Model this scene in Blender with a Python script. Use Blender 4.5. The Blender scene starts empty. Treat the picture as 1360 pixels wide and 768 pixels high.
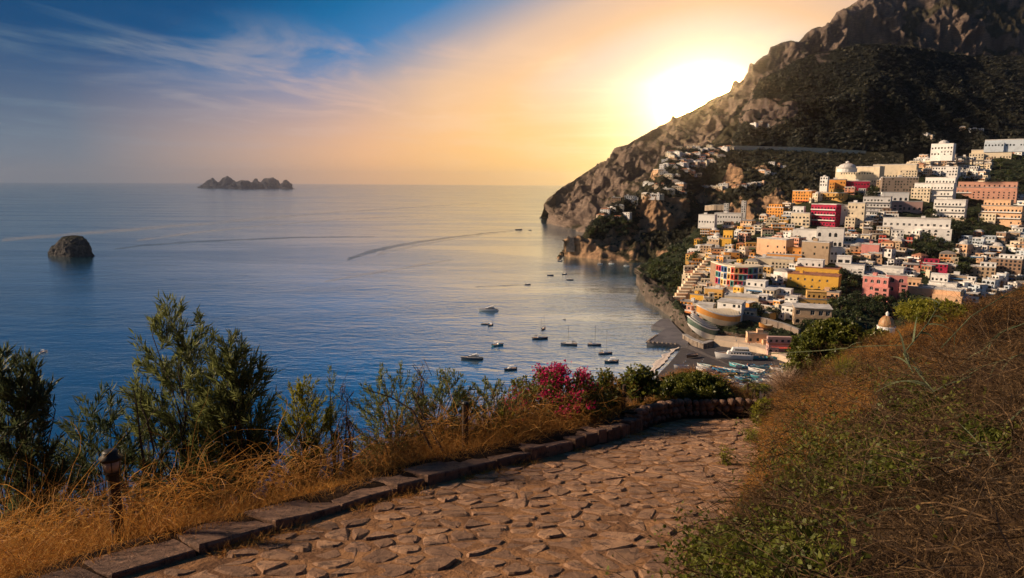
import bpy, bmesh, math, random
import numpy as np
from mathutils import Vector, Matrix, noise
from mathutils.bvhtree import BVHTree
R = math.radians
random.seed(7); RNG = np.random.default_rng(7)
scene = bpy.context.scene
col = scene.collection

# ------------------------------------------------------------------ camera
EYE = 110.0                      # metres above the sea
F = 886.0                        # focal length in pixels of a 1360 px wide frame
PITCH, ROLL = 9.0, 0.38
cam_d = bpy.data.cameras.new('camera'); cam = bpy.data.objects.new('camera', cam_d); col.objects.link(cam)
cam_d.sensor_width = 36.0; cam_d.lens = 36.0 * F / 1360.0
cam_d.clip_start = 0.1; cam_d.clip_end = 200000.0
CAMR = Matrix.Rotation(R(90 - PITCH), 3, 'X') @ Matrix.Rotation(R(ROLL), 3, 'Z')
cam.matrix_world = Matrix.Translation((0, 0, EYE)) @ CAMR.to_4x4()
scene.camera = cam
CP = Vector((0, 0, EYE))

# ------------------------------------------------------------------ exposure
scene.view_settings.view_transform = 'Standard'; scene.view_settings.look = 'None'
scene.view_settings.exposure = 0.45; scene.view_settings.gamma = 1.0
scene.view_settings.use_curve_mapping = False
scene.cycles.max_bounces = 8; scene.cycles.volume_bounces = 1
scene.cycles.transparent_max_bounces = 8
scene.cycles.sample_clamp_indirect = 4.0
scene.cycles.use_denoising = True

# ------------------------------------------------------------------ world: evening sky
GLOW_AZ, GLOW_EL = 15.6, 7.0     # where the sun stands behind the ridge (degrees right of the view, above the horizon)
gs = Vector((math.sin(R(GLOW_AZ)) * math.cos(R(GLOW_EL)), math.cos(R(GLOW_AZ)) * math.cos(R(GLOW_EL)), math.sin(R(GLOW_EL))))
world = bpy.data.worlds.new('World'); scene.world = world; world.use_nodes = True

class NT:
    """small helper for building node trees"""
    def __init__(s, tree): s.t = tree; s.n = tree.nodes; s.l = tree.links
    def new(s, typ, **kw):
        n = s.n.new(typ)
        for k, v in kw.items():
            if k == 'inp':
                for i, x in v.items():
                    if isinstance(x, bpy.types.NodeSocket): s.l.new(x, n.inputs[i])
                    else: n.inputs[i].default_value = x
            else: setattr(n, k, v)
        return n
    def math(s, op, a, b=0.0, clamp=False):
        return s.new('ShaderNodeMath', operation=op, use_clamp=clamp, inp={0: a, 1: b}).outputs[0]
    def mix(s, fac, a, b, blend='MIX'):
        n = s.new('ShaderNodeMix', data_type='RGBA', blend_type=blend)
        n.clamp_factor = True
        for i, x in ((0, fac), (6, a), (7, b)):
            if isinstance(x, bpy.types.NodeSocket): s.l.new(x, n.inputs[i])
            else: n.inputs[i].default_value = (x if i == 0 else (*x, 1.0) if len(x) == 3 else x)
        return n.outputs[2]
    def ramp(s, fac, stops, interp='LINEAR'):
        n = s.new('ShaderNodeValToRGB'); cr = n.color_ramp; cr.interpolation = interp
        while len(cr.elements) > 1: cr.elements.remove(cr.elements[-1])
        for i, (p, c) in enumerate(stops):
            e = cr.elements[0] if i == 0 else cr.elements.new(p)
            e.position = p; e.color = (*c, 1.0) if len(c) == 3 else c
        s.l.new(fac, n.inputs[0]); return n.outputs[0]
    def range(s, v, a, b, c=0.0, d=1.0, smooth=True):
        n = s.new('ShaderNodeMapRange', interpolation_type='SMOOTHSTEP' if smooth else 'LINEAR')
        for i, x in ((0, v), (1, a), (2, b), (3, c), (4, d)):
            if isinstance(x, bpy.types.NodeSocket): s.l.new(x, n.inputs[i])
            else: n.inputs[i].default_value = x
        return n.outputs[0]
    def noise(s, vec, scale, detail=4, rough=0.5, dist=0.0):
        n = s.new('ShaderNodeTexNoise'); s.l.new(vec, n.inputs['Vector'])
        n.inputs['Scale'].default_value = scale; n.inputs['Detail'].default_value = detail
        n.inputs['Roughness'].default_value = rough; n.inputs['Distortion'].default_value = dist
        return n.outputs[0]
    def mapping(s, vec, scale=(1, 1, 1), rot=(0, 0, 0), loc=(0, 0, 0)):
        n = s.new('ShaderNodeMapping'); s.l.new(vec, n.inputs[0])
        n.inputs['Scale'].default_value = scale; n.inputs['Rotation'].default_value = rot; n.inputs['Location'].default_value = loc
        return n.outputs[0]

def lin(r, g, b):
    f = lambda c: (c / 255 / 12.92) if c <= 10 else ((c / 255 + .055) / 1.055) ** 2.4
    return (f(r), f(g), f(b))

w = NT(world.node_tree); w.n.clear()
tc = w.new('ShaderNodeTexCoord').outputs['Generated']
vd = w.new('ShaderNodeVectorMath', operation='NORMALIZE', inp={0: tc}).outputs[0]
sep = w.new('ShaderNodeSeparateXYZ', inp={0: vd})
el = w.math('MULTIPLY', w.math('ARCSINE', sep.outputs[2]), 180 / math.pi)
dt = w.new('ShaderNodeVectorMath', operation='DOT_PRODUCT', inp={0: vd, 1: gs}).outputs['Value']
ga = w.math('MULTIPLY', w.math('ARCCOSINE', w.math('MINIMUM', dt, 1.0)), 2 / math.pi)   # 0..1 = 0..90 degrees off the sun
ga = w.math('ADD', ga, w.math('MULTIPLY', w.math('MAXIMUM', w.math('SUBTRACT', el, 8.0), 0.0), .018))
HI = w.ramp(ga, [(0.0, (130.0, 75.0, 24.0)), (0.018, (40.0, 24.0, 8.0)), (0.042, (1.6, 1.35, .88)), (0.065, (.88, .76, .58)), (0.10, (.75, .61, .45)), (0.135, (.69, .54, .40)), (0.18, (.74, .46, .26)), (0.24, (.60, .41, .29)),
                 (0.31, (.20, .24, .33)), (0.36, (.025, .155, .35)), (0.43, (.0, .108, .27)), (0.52, (.0, .055, .16)), (0.70, (.001, .04, .115)), (1.0, (.006, .04, .10))])
LO = w.ramp(ga, [(0.0, (130.0, 75.0, 24.0)), (0.018, (40.0, 24.0, 8.0)), (0.045, (1.6, 1.15, .50)), (0.075, (.98, .70, .28)), (0.12, (.86, .53, .15)), (0.19, (.90, .50, .15)), (0.31, (.80, .42, .18)), (0.42, (.46, .30, .215)),
                 (0.54, (.13, .16, .20)), (0.75, (.05, .10, .18)), (1.0, (.05, .09, .16))])
hor = w.range(el, 0.3, 11.0, 1.0, 0.0)
base = w.mix(hor, HI, LO)
# cirrus streaks: noise on a flat cloud layer high above
zc = w.math('MAXIMUM', sep.outputs[2], 0.02)
cx = w.math('DIVIDE', sep.outputs[0], zc); cy = w.math('DIVIDE', sep.outputs[1], zc)
cv = w.new('ShaderNodeCombineXYZ', inp={0: cx, 1: cy, 2: 0.0}).outputs[0]
m1 = w.mapping(cv, (.55, .23, 1), (0, 0, R(-24)), (3.1, 1.7, 0))
n1 = w.noise(m1, 1.35, 7, .62, .9)
m2 = w.mapping(cv, (.16, .09, 1), (0, 0, R(-15)), (.4, .2, 0))
n2 = w.noise(m2, 1.2, 2, .5)
cm = w.math('MULTIPLY', w.range(n1, .45, .70), w.range(n2, .38, .54))
cm = w.math('MULTIPLY', w.math('MULTIPLY', cm, w.range(el, 1.0, 4.5)), w.range(el, 13.5, 9.5))
m3 = w.mapping(vd, (3.0, 3.0, 34.0)); n3 = w.noise(m3, 1.5, 5, .6, .5)
cm2 = w.math('MULTIPLY', w.range(n3, .48, .70), w.range(el, 11.5, 5.5))
cm = w.math('MAXIMUM', cm, w.math('MULTIPLY', cm2, .55))
ccol = w.ramp(ga, [(0.0, (1.3, 1.1, .75)), (.18, (.86, .58, .34)), (.31, (.66, .42, .30)), (.42, (.36, .30, .30)), (.55, (.15, .21, .26)), (.75, (.08, .15, .20))])
skyc = w.mix(w.math('MULTIPLY', cm, .62), base, ccol)
# below the horizon the same tones go on, dimmer
skyc = w.mix(w.range(el, -6.0, -0.2, 1.0, 0.0), skyc, (.05, .07, .10))
sky = w.new('ShaderNodeTexSky', sky_type='NISHITA'); sky.sun_disc = False
sky.sun_elevation = R(GLOW_EL); sky.sun_rotation = R(GLOW_AZ); sky.dust_density = 2.0
addc = w.mix(0.00008, skyc, sky.outputs[0], 'ADD')
bg = w.new('ShaderNodeBackground', inp={0: addc, 1: 1.0})
wo = w.new('ShaderNodeOutputWorld'); w.l.new(bg.outputs[0], wo.inputs[0])
world.cycles.sampling_method = 'MANUAL'; world.cycles.sample_map_resolution = 1024

# ------------------------------------------------------------------ low warm lamp standing in for the afterglow, set seaward to brighten house fronts
LAMP_AZ, LAMP_EL = -84.0, 25.0
sd = Vector((math.sin(R(LAMP_AZ)) * math.cos(R(LAMP_EL)), math.cos(R(LAMP_AZ)) * math.cos(R(LAMP_EL)), math.sin(R(LAMP_EL))))
sl = bpy.data.lights.new('sun', 'SUN'); sl.energy = 5.0; sl.angle = R(5.0); sl.color = (1.0, .74, .50)
sun = bpy.data.objects.new('sun', sl); col.objects.link(sun)
sun.rotation_mode = 'QUATERNION'; sun.rotation_quaternion = sd.to_track_quat('Z', 'Y')
sun.location = (-40, 0, EYE + 40)

# ------------------------------------------------------------------ from pixels of the 1360 x 768 view to places in the world
def ray(px, py): return CAMR @ Vector(((px - 680) / F, -(py - 384) / F, -1.0))
def at(px, py, Y):
    r = ray(px, py); return CP + r * (Y / r.y)
def atz(px, py, z=0.0):
    r = ray(px, py); return CP + r * ((z - EYE) / r.z)
def proj(p):
    v = CAMR.transposed() @ (Vector(p) - CP); return (680 + F * v.x / -v.z, 384 - F * v.y / -v.z)
def ppm(p):
    """pixels per metre at a place"""
    return F / -(CAMR.transposed() @ (Vector(p) - CP)).z

# ------------------------------------------------------------------ materials
def new_mat(name):
    m = bpy.data.materials.new(name); m.use_nodes = True
    t = NT(m.node_tree); t.n.clear()
    out = t.new('ShaderNodeOutputMaterial'); b = t.new('ShaderNodeBsdfPrincipled'); t.l.new(b.outputs[0], out.inputs[0])
    return m, t, b
def setc(t, sock, v):
    if isinstance(v, bpy.types.NodeSocket): t.l.new(v, sock)
    else: sock.default_value = (*v, 1.0)
def mat(name, c, c2=None, rough=.8, scale=1.0, bump=0.0, bscale=None, detail=5, metal=0.0, world_co=False, spec=.4, dist=.02, lo=.35, hi=.65):
    m, t, b = new_mat(name)
    if world_co: co = t.new('ShaderNodeNewGeometry').outputs['Position']
    else: co = t.new('ShaderNodeTexCoord').outputs['Object']
    if c2 is not None:
        f = t.range(t.noise(co, scale, detail, .6), lo, hi)
        setc(t, b.inputs['Base Color'], t.mix(f, c, c2))
    else: setc(t, b.inputs['Base Color'], c)
    b.inputs['Roughness'].default_value = rough; b.inputs['Metallic'].default_value = metal
    b.inputs['Specular IOR Level'].default_value = spec
    if bump:
        bn = t.new('ShaderNodeBump', inp={'Strength': bump, 'Distance': dist, 'Height': t.noise(co, bscale or scale * 4, 6, .65)})
        t.l.new(bn.outputs[0], b.inputs['Normal'])
    return m
def leaf_mat(name, c, c2, trans=.35, rough=.55, scale=3.0):
    m, t, b = new_mat(name)
    co = t.new('ShaderNodeTexCoord').outputs['Object']
    wn = t.new('ShaderNodeTexWhiteNoise', noise_dimensions='3D')
    snap = t.new('ShaderNodeVectorMath', operation='SNAP', inp={0: co, 1: (.05, .05, .05)}).outputs[0]
    t.l.new(snap, wn.inputs[0])
    f = t.math('ADD', t.math('MULTIPLY', t.range(t.noise(co, scale, 3), .35, .65), .65), t.math('MULTIPLY', wn.outputs[0], .35))
    cc = t.mix(f, c, c2); setc(t, b.inputs['Base Color'], cc)
    b.inputs['Roughness'].default_value = rough; b.inputs['Specular IOR Level'].default_value = .3
    tr = t.new('ShaderNodeBsdfTranslucent'); setc(t, tr.inputs[0], cc)
    mx = t.new('ShaderNodeMixShader', inp={0: trans}); t.l.new(b.outputs[0], mx.inputs[1]); t.l.new(tr.outputs[0], mx.inputs[2])
    out = [n for n in t.n if n.type == 'OUTPUT_MATERIAL'][0]; t.l.new(mx.outputs[0], out.inputs[0])
    return m

# ------------------------------------------------------------------ mesh helpers
class MB:
    def __init__(s): s.v = []; s.f = []; s.m = []
    def add(s, vs, fs, mi=0):
        o = len(s.v); s.v += [tuple(v) for v in vs]; s.f += [tuple(i + o for i in f) for f in fs]; s.m += [mi] * len(fs)
    def quad(s, a, b, c, d, mi=0): s.add([a, b, c, d], [(0, 1, 2, 3)], mi)
    def poly(s, pts, mi=0): s.add(pts, [tuple(range(len(pts)))], mi)
    def box(s, x0, x1, y0, y1, z0, z1, mi=0, M=None):
        vs = [Vector(p) for p in ((x0, y0, z0), (x1, y0, z0), (x1, y1, z0), (x0, y1, z0), (x0, y0, z1), (x1, y0, z1), (x1, y1, z1), (x0, y1, z1))]
        if M is not None: vs = [M @ v for v in vs]
        s.add(vs, [(0, 3, 2, 1), (4, 5, 6, 7), (0, 1, 5, 4), (1, 2, 6, 5), (2, 3, 7, 6), (3, 0, 4, 7)], mi)
    def prism(s, pts, z0, z1, mi=0):
        n = len(pts); vs = [(x, y, z0) for x, y in pts] + [(x, y, z1) for x, y in pts]
        s.add(vs, [tuple(range(n - 1, -1, -1)), tuple(range(n, 2 * n))] + [(i, (i + 1) % n, n + (i + 1) % n, n + i) for i in range(n)], mi)
    def tube(s, pts, rad, k=6, mi=0, cap=True):
        pts = [Vector(p) for p in pts]; n = len(pts)
        if not hasattr(rad, '__len__'): rad = [rad] * n
        vs = []; prev = None
        for i, p in enumerate(pts):
            d = (pts[min(i + 1, n - 1)] - pts[max(i - 1, 0)]).normalized()
            a = Vector((0, 0, 1)) if abs(d.z) < .9 else Vector((1, 0, 0))
            if prev is not None: a = prev
            x = (a - d * a.dot(d)); x = x.normalized() if x.length > 1e-6 else d.orthogonal().normalized()
            prev = x; y = d.cross(x)
            for j in range(k):
                t = 2 * math.pi * j / k; vs.append(p + (x * math.cos(t) + y * math.sin(t)) * rad[i])
        fs = [(i * k + j, i * k + (j + 1) % k, (i + 1) * k + (j + 1) % k, (i + 1) * k + j) for i in range(n - 1) for j in range(k)]
        if cap: fs += [tuple(range(k - 1, -1, -1)), tuple(range((n - 1) * k, n * k))]
        s.add(vs, fs, mi)
    def lathe(s, prof, k=12, mi=0, c=(0, 0, 0), sx=1.0, sy=1.0):
        n = len(prof); vs = []
        for r, z in prof:
            for j in range(k):
                t = 2 * math.pi * j / k; vs.append((c[0] + r * math.cos(t) * sx, c[1] + r * math.sin(t) * sy, c[2] + z))
        fs = [(i * k + j, i * k + (j + 1) % k, (i + 1) * k + (j + 1) % k, (i + 1) * k + j) for i in range(n - 1) for j in range(k)]
        fs += [tuple(range(k - 1, -1, -1)), tuple(range((n - 1) * k, n * k))]
        s.add(vs, fs, mi)
    def mesh(s, name, mats, smooth=False):
        me = bpy.data.meshes.new(name); me.from_pydata(s.v, [], s.f)
        for m in (mats if isinstance(mats, (list, tuple)) else [mats]): me.materials.append(m)
        if any(s.m): me.polygons.foreach_set('material_index', s.m)
        if smooth: me.polygons.foreach_set('use_smooth', [True] * len(s.f))
        me.update(); return me
    def build(s, name, mats, parent=None, smooth=False, loc=None):
        return link(name, s.mesh(name, mats, smooth), parent, loc)
def link(name, me, parent=None, loc=None, rz=0.0):
    o = bpy.data.objects.new(name, me); col.objects.link(o)
    if parent is not None: o.parent = parent
    if loc is not None: o.location = loc
    if rz: o.rotation_euler.z = rz
    return o
def tag(o, label=None, cat=None, group=None, kind=None):
    if label: o['label'] = label
    if cat: o['category'] = cat
    if group: o['group'] = group
    if kind: o['kind'] = kind
    return o
def empty(name, loc, rz=0.0, label=None, cat=None, group=None):
    o = link(name, None, None, loc, rz); o.empty_display_size = .5
    return tag(o, label, cat, group)
KIDS = {}
def copy_tree(o, loc=None, rz=None, scale=None):
    c = o.copy(); col.objects.link(c)
    for ch in o.children:
        d = ch.copy(); col.objects.link(d); d.parent = c
        for g in ch.children:
            e = g.copy(); col.objects.link(e); e.parent = d
    if loc is not None: c.location = loc
    if rz is not None: c.rotation_euler.z = rz
    if scale is not None: c.scale = (scale,) * 3 if not hasattr(scale, '__len__') else scale
    return c
def npmesh(name, V, FA, mats, smooth=False, mi=None):
    """fast mesh from arrays; FA is (n, k) faces"""
    me = bpy.data.meshes.new(name); V = np.asarray(V, np.float32); FA = np.asarray(FA, np.int32); n, k = FA.shape
    me.vertices.add(len(V)); me.vertices.foreach_set('co', V.ravel())
    me.loops.add(n * k); me.loops.foreach_set('vertex_index', FA.ravel())
    me.polygons.add(n); me.polygons.foreach_set('loop_start', np.arange(0, n * k, k, dtype=np.int32))
    for m in (mats if isinstance(mats, (list, tuple)) else [mats]): me.materials.append(m)
    if mi is not None: me.polygons.foreach_set('material_index', np.asarray(mi, np.int32))
    if smooth: me.polygons.foreach_set('use_smooth', np.ones(n, bool))
    me.update(calc_edges=True); return me
# ================================================================== SEA
def sea_material():
    m, t, b = new_mat('sea_water')
    co = t.new('ShaderNodeNewGeometry').outputs['Position']
    b.inputs['IOR'].default_value = 1.45
    dist = t.new('ShaderNodeCameraData').outputs['View Distance'] if False else None
    # water colour: deep blue, teal over the shallow sand near the beach
    sp = t.new('ShaderNodeSeparateXYZ', inp={0: co})
    sh = t.new('ShaderNodeVectorMath', operation='DISTANCE', inp={0: co, 1: (150.0, 800.0, 0.0)}).outputs['Value']
    shal = t.range(sh, 40.0, 110.0, 1.0, 0.0)
    c = t.mix(shal, (.0, .085, .15), (.003, .12, .15))
    setc(t, b.inputs['Base Color'], c)
    # ripples in three sizes, with calm and ruffled streaks
    a1 = t.noise(t.mapping(co, (1, 1.9, 1), (0, 0, R(-12))), .20, 3, .6, .4)
    a2 = t.noise(t.mapping(co, (1, 2.2, 1), (0, 0, R(9))), .055, 3, .55, .6)
    a3 = t.noise(t.mapping(co, (1, 2.6, 1), (0, 0, R(-6))), .012, 3, .5, .6)
    slick = t.range(t.noise(t.mapping(co, (1, 4.2, 1), (0, 0, R(14))), .0016, 4, .6, 1.2), .40, .64)
    h = t.math('ADD', t.math('MULTIPLY', a1, 1.2), t.math('ADD', t.math('MULTIPLY', a2, 3.2), t.math('MULTIPLY', a3, 4.0)))
    bn = t.new('ShaderNodeBump', inp={'Strength': t.math('ADD', t.math('MULTIPLY', slick, .09), .115), 'Distance': 1.0, 'Height': h})
    t.l.new(bn.outputs[0], b.inputs['Normal'])
    t.l.new(t.math('ADD', t.math('MULTIPLY', slick, .14), .22), b.inputs['Roughness'])
    b.inputs['Specular IOR Level'].default_value = .5
    gl = t.new('ShaderNodeBsdfGlossy', inp={'Color': (.79, .87, .88, 1)}); t.l.new(bn.outputs[0], gl.inputs['Normal']); t.l.new(t.math('ADD', t.math('MULTIPLY', slick, .07), .10), gl.inputs['Roughness'])
    mx = t.new('ShaderNodeMixShader', inp={0: .82}); t.l.new(b.outputs[0], mx.inputs[1]); t.l.new(gl.outputs[0], mx.inputs[2])
    t.l.new(mx.outputs[0], [q for q in t.n if q.type == 'OUTPUT_MATERIAL'][0].inputs[0])
    return m
M_SEA = sea_material()
# one sheet to the horizon, radial so that it stays light
seg = 96; radii = [0, 300, 800, 2000, 6000, 16000, 40000]
V = [(0, 0, 0)]; FQ = []
for r in radii[1:]:
    for j in range(seg): V.append((r * math.sin(2 * math.pi * j / seg), r * math.cos(2 * math.pi * j / seg), 0))
FT = [(0, 1 + (j + 1) % seg, 1 + j) for j in range(seg)]
for i in range(len(radii) - 2):
    for j in range(seg):
        a = 1 + i * seg; b_ = a + seg
        FT += [(a + j, a + (j + 1) % seg, b_ + (j + 1) % seg), (a + j, b_ + (j + 1) % seg, b_ + j)]
tag(link('sea', npmesh('sea', V, FT, M_SEA)), kind='structure')

# ================================================================== TERRAIN
def px_rock(x, y):
    return any(_inp(x, y, q) for q in ROCKZ)
def _inp(x, y, poly):
    c = False; j = len(poly) - 1
    for i in range(len(poly)):
        if (poly[i][1] > y) != (poly[j][1] > y) and x < (poly[j][0] - poly[i][0]) * (y - poly[i][1]) / (poly[j][1] - poly[i][1]) + poly[i][0]: c = not c
        j = i
    return c
# where bare rock shows on each land form
ROCK_RAV = [[(848, 270), (862, 262), (880, 257), (912, 264), (916, 280), (905, 298), (880, 311), (848, 312), (846, 290)], [(922, 262), (940, 244), (958, 230), (974, 215), (990, 226), (988, 248), (955, 262), (938, 274)],
            [(955, 266), (985, 262), (1004, 268), (1035, 246), (1048, 262), (1040, 280), (1010, 292), (956, 298)], [(740, 316), (800, 319), (812, 300), (848, 302), (856, 324), (890, 330), (890, 356), (740, 350)], [(1000, 225), (1012, 212), (1022, 226), (1012, 236)], [(860, 236), (876, 218), (884, 226), (872, 244)]]
ROCK_MID = [[(984, 150), (996, 122), (1010, 132), (1036, 122), (1058, 140), (1060, 152), (1040, 166), (1010, 172), (990, 168)], [(1078, 72), (1104, 66), (1112, 80), (1090, 86)]]
ROCK_FAR = [[(700, 310), (728, 240), (800, 200), (860, 170), (980, 90), (1050, 40), (1140, -20), (1205, -20), (1195, 62), (1110, 66), (1000, 130), (900, 240), (800, 330)], [(1218, 68), (1222, 30), (1250, 12), (1300, 30), (1306, 62), (1290, 76)]]
ROCK_TOWN = [[(840, 352), (856, 350), (866, 372), (890, 386), (905, 402), (916, 430), (940, 470), (880, 440), (845, 400)]]
def terrain_mat(name, forest1, forest2, rock1, rock2, lo=.52, hi=.72, fs=.05, rs=.03, strata=.0, bdist=4.0, green=0.0, grow=.5, bs=.12):
    """rock where the slope is steep or the noise thins the growth, scrub elsewhere"""
    m, t, b = new_mat(name)
    g = t.new('ShaderNodeNewGeometry'); co = g.outputs['Position']
    nz = t.new('ShaderNodeSeparateXYZ', inp={0: g.outputs['Normal']}).outputs[2]
    nn = t.noise(co, fs * .35, 5, .65)
    rk = t.new('ShaderNodeAttribute', attribute_name='bare').outputs['Fac']
    k = t.math('ADD', nz, t.math('MULTIPLY', t.math('SUBTRACT', nn, grow), 1.4))
    k = t.math('SUBTRACT', k, t.math('MULTIPLY', rk, .62))
    fm = t.range(k, lo, hi)                       # 1 = growth
    fine = t.noise(co, fs * 5, 5, .7)
    fc = t.mix(t.range(fine, .38, .62), forest1, forest2)
    rv = t.mapping(co, (1, 1, .28))
    rc = t.mix(t.range(t.noise(rv, rs * 2.2, 6, .7, .6), .35, .66), rock1, rock2)
    wv = t.new('ShaderNodeTexWave', wave_type='BANDS', bands_direction='Z', inp={'Vector': co, 'Scale': .035, 'Distortion': 9.0, 'Detail': 4.0, 'Detail Scale': 1.3})
    rc = t.mix(t.math('MULTIPLY', wv.outputs[1], strata), rc, tuple(x * .42 for x in rock1))
    setc(t, b.inputs['Base Color'], t.mix(fm, rc, fc))
    b.inputs['Roughness'].default_value = .95; b.inputs['Specular IOR Level'].default_value = .1
    hh = t.math('ADD', t.noise(co, bs, 7, .72), t.math('MULTIPLY', t.noise(co, bs * 6, 4, .7), .25))
    bn = t.new('ShaderNodeBump', inp={'Strength': .9, 'Distance': bdist, 'Height': hh}); t.l.new(bn.outputs[0], b.inputs['Normal'])
    return m
def interp_row(row, xs):
    px = [r[0] for r in row]
    py = np.interp(xs, px, [r[1] for r in row])
    Y = np.interp(xs, px, [(r[2] if r[2] is not None else atz(r[0], r[1], -.6).y) for r in row])
    return py, Y
def sheet(name, rows, x0, x1, nu, nv, matl, amp=6.0, fr=.01, back=(300, -250), down=12.0, ridged=True, edge_keep=.35, seed=0.0, rocks=(), rough=1.7, shoulder=0, fine=.20, vstr=1.0):
    """a land form: rows of (pixel x, pixel y, distance) from its foot to its skyline, joined, roughened, and closed behind"""
    if shoulder:
        top = rows[-1]; sx = np.linspace(top[0][0], top[-1][0], 60); sy, sY = interp_row(top, sx)
        k = np.ones(7) / 7; sm = np.convolve(np.pad(sy, 3, 'edge'), k, 'valid'); rows = rows[:-1] + [[(x, y + shoulder, d - 30) for x, y, d in zip(sx, sm, sY)], top]; nv = tuple(nv[:-1]) + (nv[-1], 5)
    xs = np.linspace(x0, x1, nu); P = []
    for row in rows:
        py, Y = interp_row(row, xs); P.append([at(x, y, d) for x, y, d in zip(xs, py, Y)])
    L = []; wts = []
    foot = [Vector((p.x * .985, p.y - 12, p.z - down)) for p in P[0]]
    L.append(foot); wts.append(.3)
    for i in range(len(P) - 1):
        for j in range(nv[i]):
            t = j / nv[i]; L.append([a.lerp(b, t) for a, b in zip(P[i], P[i + 1])])
            e = 1.0
            if i == len(P) - 2: e = 1 - (1 - edge_keep) * t
            if i == 0: e *= .35 + .65 * t
            wts.append(e)
    L.append(P[-1]); wts.append(edge_keep)
    for q in (.12, .4, 1.0):
        L.append([Vector((p.x + back[0] * q * p.x / max(p.y, 1), p.y + back[0] * q, max(p.z + back[1] * q, -20))) for p in P[-1]]); wts.append(.6)
    n = len(L); V = np.array([[tuple(p) for p in r] for r in L])
    du = np.gradient(V, axis=1); dv = np.gradient(V, axis=0); N = np.cross(du, dv); N /= np.linalg.norm(N, axis=2, keepdims=True) + 1e-9
    off = Vector((seed, seed * 1.7, -seed))
    bare = np.zeros((n, nu), np.float32)
    for i in range(n):
        for j in range(nu):
            x, y = proj(V[i, j]) if V[i, j][1] > 1 else (0, 0)
            d = 5 * noise.noise(Vector((x, y, seed)) * .08)
            if any(_inp(x + d, y + d, q) for q in rocks): bare[i, j] = 1.0
    for _ in range(1): bare[1:-1, 1:-1] = (bare[1:-1, 1:-1] * 2 + bare[:-2, 1:-1] + bare[2:, 1:-1] + bare[1:-1, :-2] + bare[1:-1, 2:]) / 6
    for i in range(n):
        for j in range(nu):
            p = Vector(V[i, j]); q = Vector((p.x, p.y, p.z * vstr)) * fr + off
            if ridged: a = noise.ridged_multi_fractal(q, 1.0, 2.1, 6, 1.0, 2.0, noise_basis='PERLIN_ORIGINAL') - 1.1
            else: a = noise.fractal(q, 1.0, 2.0, 5, noise_basis='PERLIN_ORIGINAL') * 1.4
            a -= (noise.turbulence(Vector((p.x, p.y, p.z * (vstr + 1) / 2)) * fr * 4.5 + off, 5, True, noise_basis='PERLIN_ORIGINAL') * 2 - 1) * fine
            V[i, j] += N[i, j] * a * amp * wts[i] * (1 + (rough - 1) * bare[i, j])
    idx = np.arange(n * nu).reshape(n, nu)
    FA = np.stack([idx[:-1, :-1], idx[:-1, 1:], idx[1:, 1:], idx[1:, :-1]], -1).reshape(-1, 4)
    o = link(name, npmesh(name, V.reshape(-1, 3), FA, matl)); tag(o, kind='structure')
    at_ = o.data.attributes.new('bare', 'FLOAT', 'POINT'); at_.data.foreach_set('value', bare.ravel())
    return o, BVHTree.FromPolygons([tuple(v) for v in V.reshape(-1, 3)], [tuple(f) for f in FA.tolist()])
def hit(bvh, px, py):
    r = ray(px, py).normalized(); h = bvh.ray_cast(CP, r); return h[0]
def ground(bvh, x, y, top=900):
    h = bvh.ray_cast(Vector((x, y, top)), Vector((0, 0, -1))); return h[0]

M_FAR = terrain_mat('far_headland_rock', (.060, .052, .030), (.10, .085, .055), (.27, .20, .155), (.125, .095, .08), .16, .42, .02, .010, .45, 14, grow=.50, bs=.03)
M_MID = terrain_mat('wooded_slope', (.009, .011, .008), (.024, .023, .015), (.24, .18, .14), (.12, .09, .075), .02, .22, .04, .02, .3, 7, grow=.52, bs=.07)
M_RAV = terrain_mat('ravine_cliff', (.022, .024, .014), (.052, .046, .026), (.50, .31, .18), (.25, .16, .10), .12, .34, .05, .03, .55, 5, grow=.50, bs=.09)
M_TOWN = terrain_mat('terraced_hillside', (.012, .020, .010), (.036, .042, .018), (.17, .135, .11), (.085, .068, .056), .16, .36, .07, .06, .5, 2.5, grow=.50, bs=.2)

# far headland and the high ridge behind everything
FAR, far_bvh = sheet('far_headland', [
    [(722, 296, None), (748, 302, None), (771, 308, None), (850, 322, None), (1000, 320, None), (1420, 320, None)],
    [(722, 285, 1900), (729, 272, 1880), (748, 276, 1860), (800, 262, 1860), (850, 240, 1950), (940, 200, 2050), (1000, 180, 2150), (1100, 170, 2300), (1420, 160, 2300)],
    [(722, 276, 1960), (727, 263, 1960), (735, 257, 1960), (743, 251, 2000), (767, 236, 2060), (788, 224, 2120), (806, 218, 2160), (811, 207, 2170), (817, 198, 2180), (832, 193, 2200), (842, 186, 2230),
     (853, 180, 2250), (880, 166, 2330), (902, 155, 2380), (920, 145, 2400), (940, 134, 2420), (955, 127, 2430), (968, 121, 2430), (974, 108, 2430), (979, 107, 2430), (982, 114, 2430), (990, 104, 2430), (1000, 95, 2430), (1005, 86, 2430), (1013, 76, 2430), (1020, 72, 2430), (1023, 63, 2430), (1035, 58, 2440), (1050, 54, 2450), (1060, 57, 2450),
     (1068, 47, 2460), (1078, 40, 2470), (1088, 36, 2480), (1096, 37, 2480), (1110, 26, 2500), (1120, 18, 2500), (1130, 7, 2520), (1145, -2, 2530), (1180, -20, 2550), (1250, -50, 2600), (1330, -80, 2650), (1420, -95, 2700)],
], 722, 1420, 420, (60, 90), M_FAR, amp=26, fr=.0045, edge_keep=.16, back=(700, -300), rocks=ROCK_FAR, shoulder=7, fine=.42, vstr=.3)
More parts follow.
